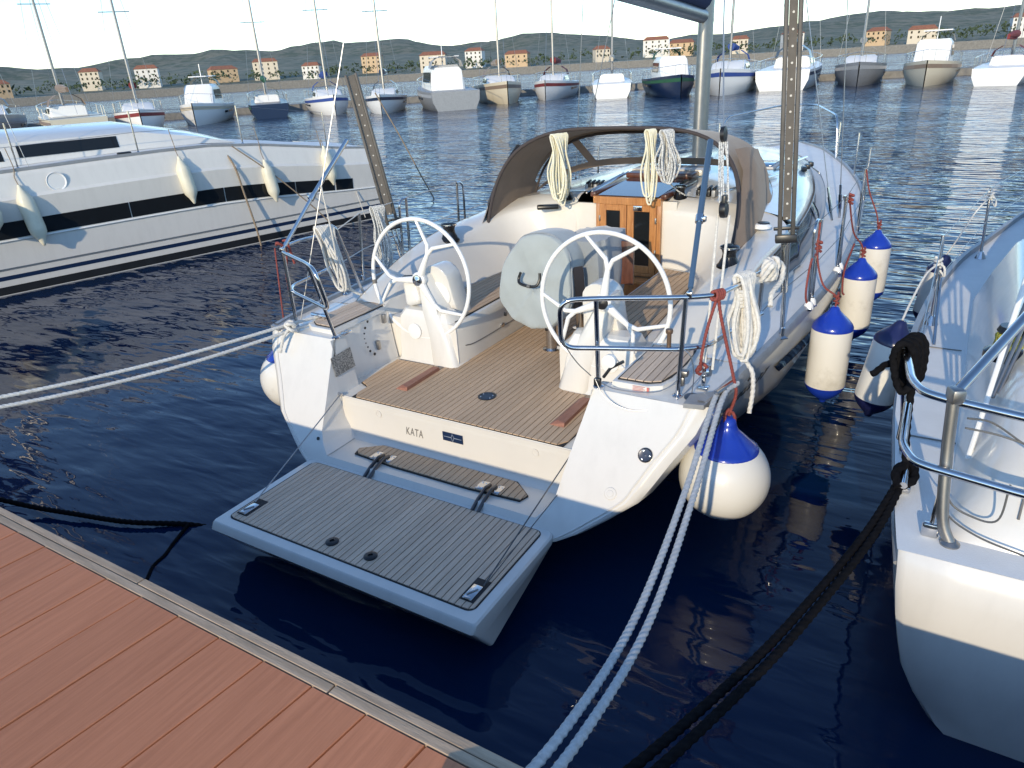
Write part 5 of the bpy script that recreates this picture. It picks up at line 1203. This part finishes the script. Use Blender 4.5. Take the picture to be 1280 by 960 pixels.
line('brown rope hanging from the left yacht\'s deck straight down into the water', [LW(3.75,.0,1.62),LW(3.80,.17,1.36),LW(3.86,.20,.9),LW(3.93,.24,.3),LW(3.95,.25,-.05)], .016, BROPE, name='hanging_rope')
line('taut brown line slanting from the left yacht\'s deck to the water under its topside', [LW(3.85,.1,1.70),LW(4.45,.22,1.15),LW(5.05,.32,.50),LW(5.45,.40,-.02)], .011, BROPE, name='hanging_rope')
line('short white line hanging beside the left yacht\'s far end', [LW(6.1,.12,.62),LW(6.16,.15,.30),LW(6.2,.16,.1)], .008, WROPE, name='hanging_rope')
line('tan mooring line running from the left yacht\'s far end down into the blue water', [(-8.4,9.6,2.3),(-8.05,9.9,1.3),(-7.8,10.1,.55),(-7.6,10.25,.0)], .014, BROPE, name='hanging_rope')
b = MB(); b.bbox(LW(6.85,-.05,.78),(.05,.10,.05),.01,Matrix.Rotation(.6,3,'X')); b.tube([LW(6.80,-.08,.80),LW(6.87,-.05,.78),LW(6.86,-.08,.42)],.016,8)
tag(b.build('stern_fitting', BLACK), 'small black fitting on the far end of the left yacht', 'boat fitting')

# ------------------------------------------------------------------ distant moored boats (beyond the basin)
def far_boat(label, x, y, rot, ln, kind, m_, stripe):
    ca, sa = math.cos(rot), math.sin(rot)
    def W(a, c, z): return V((x+a*ca-c*sa, y+a*sa+c*ca, z))
    T = thing('distant_boat', label, 'boat', (x,y,0), 'boats moored across the basin')
    b = MB(); bw = ln*.16; fb = ln*.105
    rows = []
    for i in range(9):
        t = i/8; hw = bw*(1-max(0,(t-.45)/.55)**2.2*.98)*(.9+.1*min(1,t*4)); sh = fb*(1+.35*t*t)
        rows.append([W(ln*(t-.5),s*hw*k,z*sh) for s,k,z in ((-1,.0,1.0),(-1,1,1),(-1,.97,.5),(-1,.8,0),(-1,.3,-.3),(1,.3,-.3),(1,.8,0),(1,.97,.5),(1,1,1),(1,0,1.0))])
    b.grid(rows); b.add(rows[0],[tuple(range(10))]); b.build('hull', m_, T, ang=50)
    b = MB(); rows2 = []
    for i in range(9):
        t = i/8; hw = bw*(1-max(0,(t-.45)/.55)**2.2*.98)*(.9+.1*min(1,t*4))*.99+.012; sh = fb*(1+.35*t*t); rows2.append([W(ln*(t-.5),-hw,sh*.70),W(ln*(t-.5),-hw-.004,sh*.86)])
    b.grid(rows2); b.grid([[W(0,0,0)+ (p-W(0,0,0)) for p in r_] for r_ in [[V(q) for q in [W((ln*(i/8-.5)),(bw*(1-max(0,(i/8-.45)/.55)**2.2*.98)*(.9+.1*min(1,i/2)))*.99+.012,fb*(1+.35*(i/8)**2)*zz) for zz in (.70,.86)]] for i in range(9)]]); b.build('cove_stripe', stripe, T, smooth=False)
    b = MB(); h = fb*(.62 if kind == 'sail' else 1.35); a0, a1 = (-.12,.24) if kind == 'sail' else (-.25,.22)
    cab = [(a0,0),(a0+.01,.9),(a0+.06,1),(a1-.10,.92 if kind=='sail' else 1),(a1,.08)]
    b.grid([[W(ln*a,s*bw*k,fb*1.02+h*z*q) for s,k,q in ((-1,.66,0),(-1,.58,.85),(-1,.48,1),(1,.48,1),(1,.58,.85),(1,.66,0))] for a,z in cab]); b.build('cabin', WHITE, T, ang=30)
    b = MB()
    for s in (-1,1): b.grid([[W(ln*(a0+.04+(a1-a0-.15)*t),s*(bw*.645-.05*bw*q)+s*.02,fb*1.02+h*(.32+.42*q)) for q in (0,1)] for t in (0,.5,1)])
    b.build('window', DGLASS, T, smooth=False)
    b = MB()
    for s in (-1,1):
        pts = [W(ln*(t-.5),s*bw*(1-max(0,(t-.45)/.55)**2.2*.98)*(.9+.1*min(1,t*4))*.96,fb*(1+.35*t*t)+.6) for t in (.02,.2,.4,.6,.8,.95,1.0)]
        b.tube(pts,.015,5)
        for p in pts[:-1]: b.tube([p,p-V((0,0,.62))],.014,5)
    stuff(b.build('guard_rail', STEEL, T))
    b = MB(); b.grid([[W(ln*a,s_*bw*.62*math.cos(q),fb*1.02+h*.9+ln*.07*math.sin(q)) for s_,q in ((-1,0),(-1,.5),(-1,1.1),(1,1.1),(1,.5),(1,0))] for a in (a0-.02,a0+.05,a0+.10)]); b.build('canopy', stripe, T)
    b = MB()
    for s in (-1,1):
        for t0 in (.3,.42,.54): b.grid([[W(ln*(t-.5),s*(bw*(1-max(0,(t-.45)/.55)**2.2*.98)*.985+.02),fb*zz) for zz in (.56,.68)] for t in (t0,t0+.04,t0+.08)])
    stuff(b.build('hull_windows', DGLASS, T, smooth=False))
    if kind == 'sail':
        b = MB(); b.tube([W(ln*.08,0,fb),W(ln*.08,0,ln*1.28)],[.10,.07],8); b.build('mast', DSTEEL, T)
        b = MB(); b.tube([W(ln*.07,0,fb+1.5),W(-ln*.34,0,fb+1.55)],.09,8); b.tube([W(ln*.07,0,fb+1.72),W(-ln*.12,0,fb+1.72),W(-ln*.34,0,fb+1.66)],[.24,.2,.10],10); b.build('boom', stripe, T)
        b = MB()
        for q in ((.49,0),(-.49,0),(.06,.9),(.06,-.9)): b.tube([W(ln*q[0],bw*q[1],fb*1.2),W(ln*.08,0,ln*1.22)],.012,5)
        b.tube([W(ln*.08,-.9,ln*.72),W(ln*.08,.9,ln*.72)],.03,6); b.build('rigging', WIRE, T)
    else:
        b = MB(); b.tube([W(-ln*.1,0,fb+h),W(-ln*.12,0,fb+h+1.4)],.03,6); b.bbox(W(-ln*.16,0,fb+h+.55),(ln*.2,bw*1.0,.07),.02,Matrix.Rotation(rot,3,'Z')); b.build('flybridge_top', WHITE, T)
ORD = 'first second third fourth fifth sixth seventh eighth ninth tenth eleventh twelfth thirteenth fourteenth fifteenth sixteenth seventeenth eighteenth nineteenth twentieth'.split()
def far_row():
    CAN = [('navy',NAVY),('dark red',mat('dark_red_canvas',(.20,.03,.03),.8)),('royal blue',mat('royal_blue_canvas',(.03,.07,.28),.8)),('tan',TAUPE),('green',mat('green_canvas',(.02,.10,.05),.8)),('grey',GREYC2),('cream',mat('cream_canvas',(.55,.48,.36),.8))]
    HUL = [('white',WHITE),('white',WHITE),('cream',mat('cream_hull',(.66,.60,.47),.35)),('white',WHITE),('navy',NAVY),('white',WHITE),('grey',GREYAL)]
    rnd = random.Random(21); n = 20
    for i in range(n):
        az = math.radians(-74+80*i/(n-1)); rr = 60+3*math.sin(i*1.3)
        x, y = 2.5+math.sin(az)*rr, -2.9+math.cos(az)*rr
        kind = 'motor' if i % 4 == 1 else 'sail'; hn, hm = HUL[(i*3)%7]; cn, cm = CAN[(i*5+2)%7]
        rot = -az+math.pi/2+math.radians(rnd.uniform(-9,9))+(math.pi if i%3 else 0)
        lab = '%s %s with %s %s, %s from the left across the basin' % (hn, 'sailing boat' if kind=='sail' else 'motor cruiser', cn, 'sail cover' if kind=='sail' else 'stripe', ORD[i])
        far_boat(lab, x, y, rot, rnd.uniform(9,12.5), kind, hm, cm if cm is not hm else GREYC2)
far_row()
far_town()
def far_pontoon():
    b = MB()
    pts = [(2.5+math.sin(math.radians(a))*70,-2.9+math.cos(math.radians(a))*70) for a in range(-84,21,8)]
    for p,q in zip(pts,pts[1:]):
        p = V((*p,0)); q = V((*q,0)); d = q-p; b.box((p+q)/2+V((0,0,.25)),(d.length*1.01,2.2,.5),Matrix.Rotation(math.atan2(d.y,d.x),3,'Z'))
    struct(b.build('pontoon', CONC, smooth=False))
far_pontoon()
